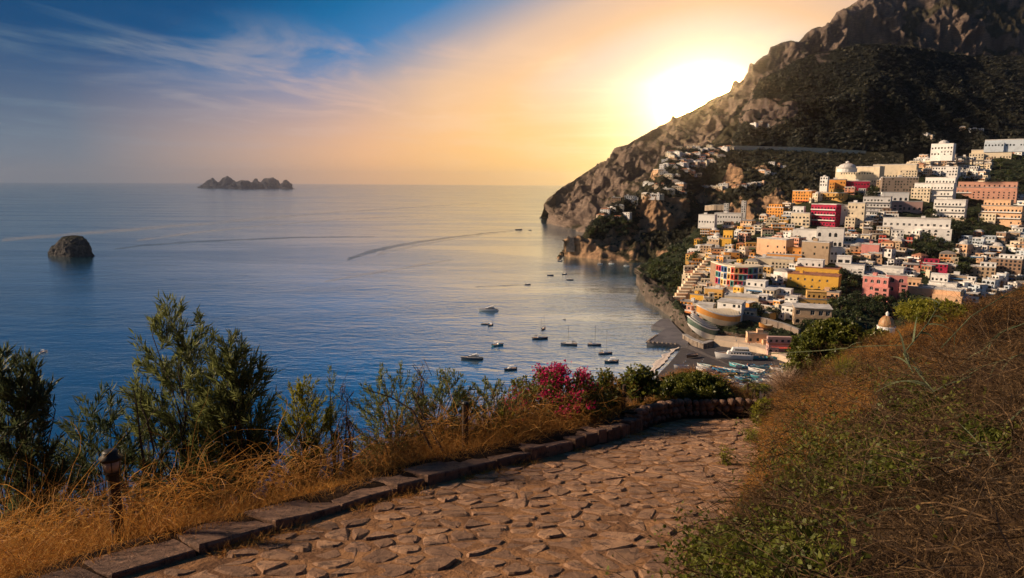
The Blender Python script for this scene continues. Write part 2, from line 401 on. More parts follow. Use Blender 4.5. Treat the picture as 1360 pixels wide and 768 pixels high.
# wooded dome above the road
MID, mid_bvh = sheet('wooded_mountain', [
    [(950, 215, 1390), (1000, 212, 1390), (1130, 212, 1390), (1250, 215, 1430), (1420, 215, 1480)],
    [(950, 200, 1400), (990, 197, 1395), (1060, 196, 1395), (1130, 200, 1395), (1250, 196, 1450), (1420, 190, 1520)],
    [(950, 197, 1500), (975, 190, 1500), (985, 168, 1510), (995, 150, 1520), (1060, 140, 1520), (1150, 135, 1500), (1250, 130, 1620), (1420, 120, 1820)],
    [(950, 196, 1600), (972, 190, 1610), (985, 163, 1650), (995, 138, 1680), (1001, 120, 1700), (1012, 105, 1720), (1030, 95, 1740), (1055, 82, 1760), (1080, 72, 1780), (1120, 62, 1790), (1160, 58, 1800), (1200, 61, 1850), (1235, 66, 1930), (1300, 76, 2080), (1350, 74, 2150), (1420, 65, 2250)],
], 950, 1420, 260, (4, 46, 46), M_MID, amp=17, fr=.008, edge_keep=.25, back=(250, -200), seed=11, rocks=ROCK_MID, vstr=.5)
# ravine with the sea cliffs, the orange bluff and the road at its top
RAV, rav_bvh = sheet('ravine_hillside', [
    [(749, 341, None), (770, 343, None), (800, 346, None), (850, 350, None), (880, 354, None), (1000, 356, None), (1200, 356, None)],
    [(749, 322, 1010), (754, 318, 1010), (772, 317, 1012), (785, 320, 1015), (800, 318, 1025), (830, 322, 1030), (850, 322, 1040), (880, 328, 1020), (1000, 326, 1000), (1200, 310, 1000)],
    [(749, 321, 1015), (754, 317, 1016), (772, 316, 1020), (783, 304, 1030), (800, 298, 1060), (830, 302, 1070), (850, 311, 1075), (880, 309, 1075), (910, 305, 1080), (950, 301, 1080), (1000, 298, 1060), (1200, 280, 1050)],
    [(749, 320, 1020), (754, 316.5, 1020), (772, 315, 1024), (783, 301, 1040), (800, 287, 1080), (825, 268, 1110), (848, 264, 1110), (880, 256, 1100), (912, 264, 1120), (935, 272, 1160), (960, 250, 1180), (1000, 240, 1200), (1050, 235, 1200), (1200, 230, 1200)],
    [(749, 319, 1030), (754, 316, 1030), (772, 314, 1034), (784, 298, 1060), (801, 281, 1100), (818, 264, 1140), (842, 258, 1180), (856, 247, 1220), (866, 230, 1270), (880, 208, 1330), (893, 196, 1370), (930, 193, 1385), (960, 194, 1390), (1050, 197, 1390), (1130, 201, 1390), (1200, 204, 1390)],
], 749, 1200, 300, (14, 16, 34, 60), M_RAV, amp=8.5, fr=.017, edge_keep=.3, back=(60, -60), seed=5, rocks=ROCK_RAV, vstr=.45, fine=.3)
# hill that carries the town
TOWN_ROWS = [
    [(846, 374, None), (852, 389, None), (858, 401, None), (880, 414, None), (895, 430, None), (908, 447, None), (940, 455, None), (1000, 461, None), (1060, 478, None), (1120, 488, None), (1420, 492, None)],
    [(846, 362, 768), (852, 372, 674), (860, 380, 634), (880, 390, 590), (897, 405, 534), (912, 425, 485), (940, 436, 465), (1000, 445, 444), (1060, 452, 429), (1120, 450, 433), (1200, 445, 444), (1420, 430, 481)],
    [(846, 358, 775), (870, 365, 735), (890, 372, 700), (908, 385, 650), (940, 392, 565), (1000, 398, 530), (1100, 395, 530), (1200, 380, 550), (1420, 350, 610)],
    [(846, 355, 782), (870, 350, 775), (905, 345, 745), (940, 335, 705), (1000, 330, 665), (1100, 310, 690), (1200, 290, 725), (1420, 258, 800)],
    [(846, 353, 790), (860, 348, 795), (880, 337, 800), (905, 325, 805), (925, 305, 830), (945, 298, 840), (960, 296, 840), (1000, 293, 830), (1020, 284, 835), (1050, 270, 850), (1085, 255, 865), (1110, 245, 880), (1160, 240, 900), (1200, 222, 930), (1240, 208, 960), (1290, 212, 985), (1330, 200, 1000), (1420, 190, 1040)],
]
TOWN, town_bvh = sheet('town_hillside', TOWN_ROWS, 846, 1420, 240, (16, 22, 26, 30), M_TOWN, amp=2.6, fr=.03, edge_keep=.3, back=(120, -70), down=14, ridged=False, seed=3, rocks=ROCK_TOWN, rough=2.5)

# ================================================================== ROCKS, ISLANDS, CAPE STONES
M_ROCK = terrain_mat('sea_rock', (.020, .024, .018), (.035, .036, .028), (.085, .08, .08), (.035, .034, .036), .60, .80, .06, .05, .3, 3, grow=.5, bs=.16)
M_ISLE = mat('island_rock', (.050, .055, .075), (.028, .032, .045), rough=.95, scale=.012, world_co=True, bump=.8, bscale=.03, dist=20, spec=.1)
def rock(name, prof, Y, depth, matl, label, cat='rock', py=None, nu=44, amp=.12, seed=1.0, fr=None):
    """a crag: outline given as (px, py of the top) at its distance, rounded in depth"""
    x0, x1 = prof[0][0], prof[-1][0]
    xs = np.linspace(x0, x1, nu); tops = np.interp(xs, [p[0] for p in prof], [p[1] for p in prof])
    mid = at((x0 + x1) / 2, py, Y); V = []; nv = 17
    W = at(x1, py, Y).x - at(x0, py, Y).x; fr = fr or 5.0 / W
    for i, x in enumerate(xs):
        h = max(at(x, tops[i], Y).z, 0) ; bx = at(x, py, Y).x
        c = math.sin(math.pi * (i + .02) / (nu - 1 + .04)) ** .5
        for j in range(nv):
            t = math.pi * j / (nv - 1); z = h * math.sin(t) ** .55 if 0 < j < nv - 1 else -6
            y = Y - math.cos(t) * depth * (c + .04)
            p = Vector((bx, y, z)); q = p * fr + Vector((seed, seed, seed))
            d = noise.fractal(q, 1.0, 2.1, 5) * amp * h
            fall = 0 if z < 0 else 1
            V.append((bx + (bx - mid.x) * .0 + noise.noise(q * 2) * amp * h * .3, y + d * fall * (-1 if j < nv / 2 else 1), z + d * fall * (.25 if abs(j - nv // 2) < 2 else .6)))
    idx = np.arange(nu * nv).reshape(nu, nv)
    FA = np.stack([idx[:-1, :-1], idx[1:, :-1], idx[1:, 1:], idx[:-1, 1:]], -1).reshape(-1, 4)
    V = np.array(V); loc = Vector((mid.x, Y, 0)); V -= np.array(loc)
    o = link(name, npmesh(name, V, FA, matl), None, loc); return tag(o, label, cat)
def crag(name, prof, yb, Y, matl, label, cat, amp, fr, nu=70, nv=16, thick=160, bulge=.5):
    """a rocky islet with its skyline along prof, rising from the water at yb"""
    x0, x1 = prof[0][0], prof[-1][0]; xs = np.linspace(x0, x1, 24); d = Y - at((x0 + x1) / 2, yb, Y).y; Yw = atz((x0 + x1) / 2, yb).y
    r0 = [(x, yb, Yw + thick * .35 * (1 - math.sin(math.pi * i / 23))) for i, x in enumerate(xs)]
    py = np.interp(xs, [p[0] for p in prof], [p[1] for p in prof])
    r1 = [(x, yb + (y - yb) * bulge, Yw + thick * .10 + thick * .30 * (1 - math.sin(math.pi * i / 23))) for i, (x, y) in enumerate(zip(xs, py))]
    pr = [(p[0], p[1], Yw + thick * .5) for p in prof]
    o, _ = sheet(name, [r0, r1, pr], x0, x1, nu, (nv, nv), matl, amp=amp, fr=fr, edge_keep=.45, back=(thick * .5, -60 if thick < 100 else -400), down=4, ridged=True, fine=.4)
    del o['kind']; return tag(o, label, cat)
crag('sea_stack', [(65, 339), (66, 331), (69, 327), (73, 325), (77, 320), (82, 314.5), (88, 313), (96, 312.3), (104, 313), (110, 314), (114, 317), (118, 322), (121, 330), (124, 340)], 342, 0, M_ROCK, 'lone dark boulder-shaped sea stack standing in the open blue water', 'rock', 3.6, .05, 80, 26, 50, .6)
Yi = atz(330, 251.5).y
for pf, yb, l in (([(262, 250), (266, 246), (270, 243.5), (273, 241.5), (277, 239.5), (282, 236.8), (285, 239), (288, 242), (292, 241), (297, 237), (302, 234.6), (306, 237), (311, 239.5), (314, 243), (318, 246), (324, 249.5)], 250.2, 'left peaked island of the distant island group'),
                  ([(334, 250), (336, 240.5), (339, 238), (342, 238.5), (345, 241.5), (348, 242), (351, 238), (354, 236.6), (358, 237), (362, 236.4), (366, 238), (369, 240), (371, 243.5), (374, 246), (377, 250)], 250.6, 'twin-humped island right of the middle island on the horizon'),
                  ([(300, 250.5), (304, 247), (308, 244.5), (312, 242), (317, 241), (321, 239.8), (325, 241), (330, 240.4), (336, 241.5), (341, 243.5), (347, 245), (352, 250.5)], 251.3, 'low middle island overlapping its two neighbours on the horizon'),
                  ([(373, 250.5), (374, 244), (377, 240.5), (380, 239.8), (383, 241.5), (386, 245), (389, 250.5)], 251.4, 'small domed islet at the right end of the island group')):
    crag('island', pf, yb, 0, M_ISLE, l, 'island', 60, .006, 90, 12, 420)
rock('cape_rock', [(716, 290), (719, 286.5), (723, 286), (727, 288)], atz(722, 290).y, 10, M_ROCK, 'small low rock in the water off the far cape', py=290, nu=14, seed=2)
for k, (x, y, l) in enumerate(((749, 335, 'shore rock nearest the tip below the watchtower'), (746, 338, 'middle shore rock of the three trailing off the watchtower point'), (743, 342, 'outermost shore rock trailing off the watchtower point'))):
    rock('shore_rock', [(x - 3.5, y + 1), (x - 2, y - 3), (x + 1, y - 4), (x + 3.5, y + 1)], atz(x, y + 1).y, 4, M_RAV, l, py=y + 1, nu=12, seed=k, amp=.2)

# ================================================================== BEACH, PIER, WASH
M_SAND = mat('dark_beach_sand', (.062, .054, .056), (.044, .040, .044), rough=.95, scale=.25, world_co=True, bump=.4, bscale=1.2, dist=.12)
M_FOAM = mat('wave_foam', (.75, .62, .50), (.5, .44, .40), rough=.6, scale=.35, world_co=True, bump=.5, bscale=1.5, dist=.1)
def flatpoly(name, pts, z, matl, kind='structure', thick=0.0):
    bm = bmesh.new(); vs = [bm.verts.new(p) for p in pts]; f = bm.faces.new(vs)
    if thick:
        r = bmesh.ops.extrude_face_region(bm, geom=[f]); 
        for v in r['geom']:
            if isinstance(v, bmesh.types.BMVert): v.co.z -= thick
    bmesh.ops.triangulate(bm, faces=bm.faces); bmesh.ops.recalc_face_normals(bm, faces=bm.faces)
    me = bpy.data.meshes.new(name); bm.to_mesh(me); me.materials.append(matl); o = link(name, me)
    if kind: o['kind'] = kind
    return o
shore = [(903, 460), (900, 465), (893, 474), (884, 484), (874, 494), (864, 505), (852, 520), (838, 540)]
bk = [(1000, 545), (1095, 540), (1100, 505), (1062, 487), (1000, 467), (960, 460), (935, 464), (912, 457)]
pts = [atz(x, y, -.15) for x, y in shore] + [atz(x, y, 2.6) for x, y in bk]
pc = atz(980, 490, 2.2)
# beach built as a fan around its middle so it rises from the wash to the promenade
mb = MB(); n = len(pts)
for i in range(n):
    a, b = pts[i], pts[(i + 1) % n]; ma, mb2 = a.lerp(pc, .25), b.lerp(pc, .25); ma.z = max(ma.z, .9); mb2.z = max(mb2.z, .9)
    mb.add([a, b, mb2, ma], [(0, 1, 2, 3)]); mb.add([ma, mb2, pc], [(0, 1, 2)])
mb.build('beach', M_SAND).__setitem__('kind', 'structure')
def beach_z(x, y): return 1.75
# foam tongue where the waves run up
mb = MB(); fo = [(902, 460.5, 3), (896, 464, 11), (888, 470, 15), (880, 479, 14), (872, 489, 12), (863, 500, 10), (852, 514, 9)]
def foam_line(k, z, wob):
    out = []; N = 70
    for i in range(N + 1):
        t = i / N * (len(fo) - 1); j = min(int(t), len(fo) - 2); f = t - j; x, y, wd = [fo[j][q] + (fo[j + 1][q] - fo[j][q]) * f for q in range(3)]
        p = atz(x + wd * k, y + (1 if k < 0 else 0), z); out.append(p + Vector((wob * noise.noise(p * .12), 0, 0)))
    return out
FL = [foam_line(-.70, .06, 5), foam_line(-.45, .35, 3), foam_line(-.15, .30, 2), foam_line(.30, .62, 3.5)]
for a_, b_ in zip(FL[:-1], FL[1:]):
    for i in range(70): mb.quad(a_[i], a_[i + 1], b_[i + 1], b_[i])
tag(mb.build('wave_wash', M_FOAM, None, True), kind='stuff')
M_PIER = mat('pier_concrete', (.15, .14, .15), (.10, .095, .105), rough=.9, scale=.12, world_co=True, bump=.3, bscale=1.0, dist=.1)
M_STONE = mat('rubble_stone', (.30, .24, .19), (.17, .135, .11), rough=.95, scale=.35, world_co=True, bump=.6, bscale=.9, dist=.3)
pp = [atz(x, y, 2.4) for x, y in ((865, 433), (877, 424), (888, 423), (904, 440), (914, 451), (914, 459), (900, 457), (859, 454), (872, 445), (884, 436))]
pier = flatpoly('pier', pp, 0, M_PIER, kind=None, thick=5.0)
tag(pier, 'grey concrete pier with a stepped edge running out from the cliff foot beside the beach', 'pier')
# armour stones along the pier's seaward edge, part of the pier
for a, b in ((pp[7], pp[6]), (pp[7], pp[8])):
    L = (b - a).length; k = int(L / 2.6)
    for i in range(k):
        p = a.lerp(b, (i + .5) / k); q = MB(); s = .8 + random.random() * .5
        q.lathe([(s * .5, -.3), (s, .1), (s * .8, .7), (s * .25, .95)], 6); o = q.build('armour_stone', M_STONE, pier); o.location = p + Vector((0, -.6, -.2)); o.rotation_euler.z = random.random() * 3

# boat wakes: slightly raised rough ribbons that trail behind boats
def wake_mat(name, c, alpha, rough, fac, sc):
    m, t, b = new_mat(name); setc(t, b.inputs['Base Color'], c); b.inputs['Roughness'].default_value = .6
    co = t.new('ShaderNodeNewGeometry').outputs['Position']; fd = t.new('ShaderNodeAttribute', attribute_name='soft').outputs['Fac']
    n_ = t.range(t.noise(t.mapping(co, (1, 2.5, 1)), sc, 5, .65), .30, .70, .25, 1.0); gl = t.new('ShaderNodeBsdfGlossy', inp={'Color': (.8, .8, .8, 1), 'Roughness': rough})
    mx = t.new('ShaderNodeMixShader', inp={0: fac}); t.l.new(b.outputs[0], mx.inputs[1]); t.l.new(gl.outputs[0], mx.inputs[2]); tp = t.new('ShaderNodeBsdfTransparent')
    m2 = t.new('ShaderNodeMixShader'); t.l.new(t.math('MULTIPLY', t.math('MULTIPLY', fd, n_), alpha), m2.inputs[0]); t.l.new(tp.outputs[0], m2.inputs[1]); t.l.new(mx.outputs[0], m2.inputs[2])
    t.l.new(m2.outputs[0], [q for q in t.n if q.type == 'OUTPUT_MATERIAL'][0].inputs[0]); return m
M_WAKE = wake_mat('wake_water', (.003, .06, .11), .55, .25, .22, .02)
M_SLICK = wake_mat('painted_wake_sheen', (.55, .50, .45), .45, .25, .35, .012)  # pale colour stands in for low sky mirrored in smooth wake water
def ribbon(name, pts, matl, z=.12):
    V = []; S = []; K = (-.5, -.2, .2, .5)
    for x, y, wd in pts:
        for k in K: V.append(tuple(atz(x, y + wd * k * 1.6, z))); S.append(1.0 if abs(k) < .3 else 0.0)
    for i in (0, 1, 2, 3, -1, -2, -3, -4): S[i] = 0.0
    FA = [(4 * i + j, 4 * (i + 1) + j, 4 * (i + 1) + j + 1, 4 * i + j + 1) for i in range(len(pts) - 1) for j in range(3)]
    o = link(name, npmesh(name, V, FA, matl)); at_ = o.data.attributes.new('soft', 'FLOAT', 'POINT'); at_.data.foreach_set('value', np.array(S, np.float32)); return tag(o, kind='stuff')
def wob(pts, n=60, a=.35):
    xs = [p[0] for p in pts]; out = []
    for i in range(n + 1):
        x = xs[0] + (xs[-1] - xs[0]) * i / n; f = lambda k: float(np.interp(-x if xs[0] > xs[-1] else x, [-q for q in xs] if xs[0] > xs[-1] else xs, [p[k] for p in pts])); out.append((x, f(1) + a * noise.noise(Vector((x * .08, a, 0))), f(2) * (1 + .45 * noise.noise(Vector((x * .15, 3, 1))))))
    return out
ribbon('boat_wake', wob([(688, 305.6, .4), (650, 309.3, 1.1), (600, 315.3, 1.8), (560, 321, 2.4), (520, 328, 3.2), (490, 335, 3.8), (460, 345, 3.0)]), M_WAKE)
ribbon('painted_wake_sheen', wob([(686, 307, .3), (650, 311.0, .9), (600, 318.0, 1.6), (560, 325, 2.4), (520, 333, 3.0), (500, 338, 3.4)]), M_SLICK)
ribbon('boat_wake', wob([(500, 314.5, .6), (400, 315.3, 1.6), (330, 318.2, 1.8), (260, 321, 1.8), (190, 326, 2.0), (150, 331, 1.2)]), M_WAKE)
ribbon('painted_wake_sheen', wob([(640, 270, .4), (560, 275, 1.0), (480, 280, 1.8), (400, 286, 2.4), (300, 295, 3.0), (200, 303, 3.4), (100, 311, 3.6), (0, 319, 3.4)], 90), M_SLICK)
ribbon('painted_wake_sheen', wob([(560, 287, .6), (460, 291, 1.4), (360, 299, 1.8), (260, 309, 2.2), (180, 320, 2.4)], 90), M_SLICK)
ribbon('painted_wake_sheen', wob([(600, 345, .8), (560, 352, 1.6), (500, 362, 2.2), (430, 374, 2.0)], 60), M_SLICK)
ribbon('boat_wake', wob([(700, 378, .6), (672, 379.4, 1.3), (630, 381, .9)], 20), M_WAKE)
# ================================================================== TOWN
WALLC = {'cream': (.74, .63, .46), 'white': (.82, .80, .76), 'ochre': (.68, .40, .12), 'golden yellow': (.80, .45, .07), 'peach': (.74, .47, .28), 'pink': (.66, .27, .24),
         'crimson': (.42, .018, .065), 'red': (.55, .09, .06), 'orange': (.76, .34, .08), 'beige': (.58, .46, .34), 'tan': (.44, .32, .21), 'grey-white': (.60, .59, .58),
         'salmon': (.60, .32, .23), 'taupe stone': (.27, .21, .17), 'pale blue': (.55, .62, .68), 'dusty pink': (.52, .33, .29), 'terracotta': (.45, .19, .10), 'brown': (.28, .18, .12)}
WM = {k: mat('plaster_' + k.replace(' ', '_').replace('-', '_'), v, tuple(x * .72 for x in v), rough=.9, scale=.22, world_co=True, bump=.35, bscale=.8, dist=.25, lo=.45, hi=.8) for k, v in WALLC.items()}
M_TRIM = mat('white_trim', (.80, .78, .74), (.66, .64, .60), rough=.8, scale=.3, world_co=True)
M_GLASS = mat('window_glass', (.020, .026, .032), rough=.18, spec=.6)
M_SHUT = mat('dark_shutter', (.05, .065, .05), (.03, .035, .03), rough=.8, scale=.5, world_co=True)
M_ROOFW = mat('roof_white_lime', (.62, .60, .57), (.42, .40, .38), rough=.95, scale=.12, world_co=True, bump=.3, bscale=.6, dist=.2)
M_ROOFG = mat('roof_grey_screed', (.34, .32, .31), (.22, .21, .20), rough=.95, scale=.12, world_co=True, bump=.3, bscale=.6, dist=.2)
M_ROOFT = mat('roof_terracotta', (.40, .17, .09), (.27, .12, .07), rough=.95, scale=.2, world_co=True, bump=.5, bscale=.9, dist=.3)
M_METAL = mat('grey_railing', (.22, .22, .23), rough=.5, metal=.5)
M_AWN = {'blue': mat('awning_blue', (.05, .16, .30), rough=.8), 'green': mat('awning_green', (.06, .16, .09), rough=.8), 'orange': mat('awning_orange', (.60, .22, .06), rough=.8), 'white': M_TRIM, 'red': WM['red']}

def facade(wall, pane, o, ux, nn, W, H, cols, rows, ww, wh, arch=False, sill=.9, wi=0, trim=None, skip=0.0, rnd=None, depth=.35, singles=None):
    """a wall with real recessed openings; ux runs along it, nn points outwards"""
    o = Vector(o); ux = Vector(ux); nn = Vector(nn); uz = Vector((0, 0, 1))
    P = lambda x, z, d=0.0: o + ux * x + uz * z - nn * d
    if cols < 1 or rows < 1: wall.quad(P(0, 0), P(W, 0), P(W, H), P(0, H), wi); return
    cw = W / cols; ch = H / rows; ww = min(ww, cw * .72); wh = min(wh, ch * .74)
    for r in range(rows):
        for c in range(cols):
            x0, x1, z0, z1 = c * cw, (c + 1) * cw, r * ch, (r + 1) * ch
            if skip and (rnd or random).random() < skip: wall.quad(P(x0, z0), P(x1, z0), P(x1, z1), P(x0, z1), wi); continue
            a, b = (x0 + x1 - ww) / 2, (x0 + x1 + ww) / 2; s0 = z0 + min(sill, (ch - wh) * .55); s1 = s0 + wh
            if rnd is not None: q_ = ww * rnd.uniform(-.16, .16); a += q_; b += q_ * rnd.choice([1, -.6, 1]); s0 += rnd.uniform(-.12, .18); s1 += rnd.choice([0, 0, -.35, .12])
            for q in (((x0, z0), (x1, z0), (b, s0), (a, s0)), ((x1, z0), (x1, z1), (b, s1), (b, s0)), ((x1, z1), (x0, z1), (a, s1), (b, s1)), ((x0, z1), (x0, z0), (a, s0), (a, s1))):
                wall.quad(*[P(*k) for k in q], wi)
            for (xa, za), (xb, zb) in (((a, s0), (b, s0)), ((b, s0), (b, s1)), ((b, s1), (a, s1)), ((a, s1), (a, s0))):
                wall.quad(P(xa, za), P(xb, zb), P(xb, zb, depth), P(xa, za, depth), wi)
            if arch:
                rr = (b - a) / 2; N = 4
                for sgn, xc in ((-1, a), (1, b)):
                    arc = [(a + rr + sgn * rr * math.cos(k * math.pi / 2 / N), s1 - rr + rr * math.sin(k * math.pi / 2 / N)) for k in range(N + 1)]
                    wall.poly([P(xc, s1)] + [P(x, z) for x, z in arc], wi)
            pq = (P(a, s0, depth), P(b, s0, depth), P(b, s1, depth), P(a, s1, depth))
            if singles is None: pane.quad(*pq)
            else: singles.append((P((a + b) / 2, (s0 + s1) / 2, depth), ux, nn, ww, s1 - s0))
HOUSES = []
def rot_basis(rz): return Vector((math.cos(rz), math.sin(rz), 0)), Vector((-math.sin(rz), math.cos(rz), 0))
WIN_CACHE = {}
def window_mesh(w, h):
    k = (round(w, 1), round(h, 1))
    if k not in WIN_CACHE:
        g = MB(); w2, h2 = w / 2, h / 2; g.box(-w2, w2, .0, .04, -h2, h2, 0)
        for x in (-w2, -.06, w2 - .12): g.box(x, x + .12, -.08, -.005, -h2, h2, 1)
        for z in (-h2, h2 - .12): g.box(-w2, w2, -.07, -.006, z, z + .12, 1)
        WIN_CACHE[k] = g.mesh('window', [M_GLASS, M_TRIM])
    return WIN_CACHE[k]
def house(loc, rz, W, D, H, colour, floors=None, label='', arch=False, roof='flat', roofm=None, balcony=False, singles=False, group=None, name='house', seed=0, sink=6.0, awning=None, cat='house', wide=None, win=(1.6, 2.1), span=3.3, skip=.12, terrace=False, wing=None, setback=False):
    """front faces -y in its own frame; loc is the foot of the front wall"""
    rnd = random.Random(seed); e = empty(name, loc, rz, label, cat, group)
    floors = floors or max(1, round(H / 3.3)); HF, full = H, floors
    if setback and floors > 1: H = H * (floors - 1) / floors; floors -= 1
    cols = max(1, round(W / span)); side = max(1, round(D / (span * 1.15)))
    wall = MB(); pane = MB(); sg = [] if singles else None; fl = H / floors
    wl, wh = win; x0 = -W / 2
    facade(wall, pane, (x0, 0, 0), (1, 0, 0), (0, -1, 0), W, H, cols, floors, wl, min(wh, fl * .62), arch, singles=sg, rnd=rnd, skip=skip)
    s2 = MB() if singles else pane
    facade(wall, pane, (x0, D, 0), (0, -1, 0), (-1, 0, 0), D, H, side, floors, wl, min(wh, fl * .62), arch, rnd=rnd, skip=.3)
    facade(wall, pane, (-x0, 0, 0), (0, 1, 0), (1, 0, 0), D, H, side, floors, wl, min(wh, fl * .62), arch, rnd=rnd, skip=.3)
    wall.quad((-x0, D, 0), (x0, D, 0), (x0, D, H), (-x0, D, H))
    wall.box(x0, -x0, 0, D, -sink, -.002)                     # footing down into the slope
    wall.build('wall', WM[colour], e)
    if pane.v: tag(pane.build('window_panes', M_GLASS if rnd.random() < .6 else M_SHUT, e), kind='stuff')
    if singles:
        for p, ux, nn, w, h in sg:
            link('window', window_mesh(w, h), e, p)
    rm = roofm or rnd.choice([M_ROOFW, M_ROOFW, M_ROOFG, M_ROOFW]); r = MB()
    if roof == 'flat':
        r.box(x0 - .12, -x0 + .12, -.12, D + .12, H + .003, H + .22)
        for q in ((x0 - .12, -x0 + .12, -.12, .13), (x0 - .12, -x0 + .12, D - .13, D + .12)): r.box(q[0], q[1], q[2], q[3], H + .223, H + .95)
        for q in (x0 - .12, -x0 - .13): r.box(q, q + .25, .133, D - .133, H + .223, H + .95)
    elif roof == 'vault':
        N = 6; A = []
        for k in range(N + 1):
            t = math.pi * k / N; A.append((-math.cos(t) * W / 2, H + math.sin(t) * min(W * .28, 2.6)))
        for k in range(N): r.quad((A[k][0], -.1, A[k][1]), (A[k][0], D + .1, A[k][1]), (A[k + 1][0], D + .1, A[k + 1][1]), (A[k + 1][0], -.1, A[k + 1][1]))
        r.poly([(x, -.1, z) for x, z in A[::-1]]); r.poly([(x, D + .1, z) for x, z in A])
    elif roof == 'dome':
        r.box(x0 - .1, -x0 + .1, -.1, D + .1, H + .003, H + .35)
        n = max(1, int(W / (D * .9)))
        for k in range(n): r.lathe([(min(W / n, D) * .42 * math.cos(t), H + .353 + min(W / n, D) * .30 * math.sin(t)) for t in (0, .35, .7, 1.05, 1.35, 1.52)], 12, 0, (x0 + W * (k + .5) / n, D / 2, 0))
    elif roof == 'hip':
        z = H + min(W, D) * .22; ins = min(W, D) * .42
        a = [(x0 - .4, -.4, H), (-x0 + .4, -.4, H), (-x0 + .4, D + .4, H), (x0 - .4, D + .4, H)]
        if W > D: b0, b1 = (x0 + ins, D / 2, z), (-x0 - ins, D / 2, z); r.quad(a[0], a[1], b1, b0); r.quad(a[2], a[3], b0, b1); r.poly([a[1], a[2], b1]); r.poly([a[3], a[0], b0])
        else: b0, b1 = (0, ins, z), (0, D - ins, z); r.quad(a[1], a[2], b1, b0); r.quad(a[3], a[0], b0, b1); r.poly([a[0], a[1], b0]); r.poly([a[2], a[3], b1])
        r.quad(*[(p[0], p[1], p[2] - .02) for p in a[::-1]])
    elif roof == 'shed': r.add([(x0 - .5, -.8, H + .1), (-x0 + .5, -.8, H + .1), (-x0 + .5, D + .3, H + .9), (x0 - .5, D + .3, H + .9), (x0 - .5, -.8, H + .4), (-x0 + .5, -.8, H + .4), (-x0 + .5, D + .3, H + 1.2), (x0 - .5, D + .3, H + 1.2)],
                                [(0, 3, 2, 1), (4, 5, 6, 7), (0, 1, 5, 4), (1, 2, 6, 5), (2, 3, 7, 6), (3, 0, 4, 7)])
    ro = r.build('roof', rm, e)
    if HF > H:
        sw = W * rnd.uniform(.5, .85); sx = rnd.choice([-1, 1]) * (W - sw) / 2 * .96; dy = D * rnd.uniform(.25, .45); g = MB(); pn = MB(); a_ = sx - sw / 2; uh = HF - H; z = H + .224; cl = max(1, round(sw / span))
        facade(g, pn, (a_, dy, z), (1, 0, 0), (0, -1, 0), sw, uh, cl, 1, wl, min(wh, uh * .62), arch, rnd=rnd); facade(g, pn, (a_, D - .3, z), (0, -1, 0), (-1, 0, 0), D - .3 - dy, uh, 1, 1, wl, min(wh, uh * .6), arch); g.quad((a_ + sw, dy, z), (a_ + sw, D - .3, z), (a_ + sw, D - .3, z + uh), (a_ + sw, dy, z + uh))
        g.box(a_ - .15, a_ + sw + .15, dy - .35, D - .2, z + uh + .003, z + uh + .3); o_ = g.build('upper_storey', WM[colour if rnd.random() < .6 else 'white'], e)
        if pn.v: tag(pn.build('window_panes', M_GLASS, o_), kind='stuff')
        H = H
    if wing:
        ww, wdp, wh_ = W * rnd.uniform(.35, .62), rnd.uniform(2.5, 5), H * rnd.choice([.4, .55, .7]); wx = rnd.choice([x0 + ww * .5 - rnd.uniform(0, 2), -x0 - ww * .5 + rnd.uniform(0, 2)]); g = MB(); pn = MB(); fw = max(1, round(wh_ / 3.3)); a_ = wx - ww / 2
        cl = max(1, round(ww / span)); facade(g, pn, (a_, -wdp, 0), (1, 0, 0), (0, -1, 0), ww, wh_, cl, fw, wl, min(wh, wh_ / fw * .62), not arch, rnd=rnd, skip=.1)
        facade(g, pn, (a_, -.003, 0), (0, -1, 0), (-1, 0, 0), wdp - .003, wh_, 1, fw, wl, min(wh, wh_ / fw * .6), arch, rnd=rnd, skip=.4); facade(g, pn, (a_ + ww, -wdp, 0), (0, 1, 0), (1, 0, 0), wdp - .003, wh_, 1, fw, wl, min(wh, wh_ / fw * .6), arch, rnd=rnd, skip=.4)
        g.box(a_, a_ + ww, -wdp, -.003, -sink, -.002); g.box(a_ - .1, a_ + ww + .1, -wdp - .1, -.004, wh_ + .003, wh_ + .2); g.box(a_ - .1, a_ + ww + .1, -wdp - .1, -wdp + .12, wh_ + .203, wh_ + .9)
        wc = WM[wing if isinstance(wing, str) else colour]; o_ = g.build('wing', wc, e)
        if pn.v: tag(pn.build('window_panes', M_GLASS, o_), kind='stuff')
    if roof == 'flat' and HF == H and rnd.random() < .75:                # small roof structures
        q = MB(); cx = rnd.uniform(x0 * .6, -x0 * .6); cy = rnd.uniform(D * .3, D * .7); s = rnd.uniform(.5, .9) if W < 12 else rnd.uniform(1.2, 2.2)
        q.box(cx - s, cx + s, cy - s, cy + s, H + .22, H + (1.6 if s < 1 else 2.7)); q.box(cx - s - .12, cx + s + .12, cy - s - .12, cy + s + .12, H + (1.6 if s < 1 else 2.7) + .003, H + (1.75 if s < 1 else 2.9))
        q.build('chimney' if s < 1 else 'stair_hut', M_TRIM if rnd.random() < .6 else WM[colour], e)
    if balcony:
        for f in range(1, floors):
            z = f * fl; b = MB(); b.box(x0 + .3, -x0 - .3, -1.9, -.003, z - .14, z + .08); b.box(x0 + .3, -x0 - .3, -1.9, -1.78, z + .083, z + 1.0)
            n = max(2, cols // 2)
            for k in range(n + 1):
                x = x0 + .4 + (W - .8) * k / n; b.box(x - .08, x + .08, -1.37, -.003, z + .084, z + 1.9 if balcony == 'loggia' else z + .9)
            b.build('balcony', M_TRIM if balcony != 'own' else WM[colour], e)
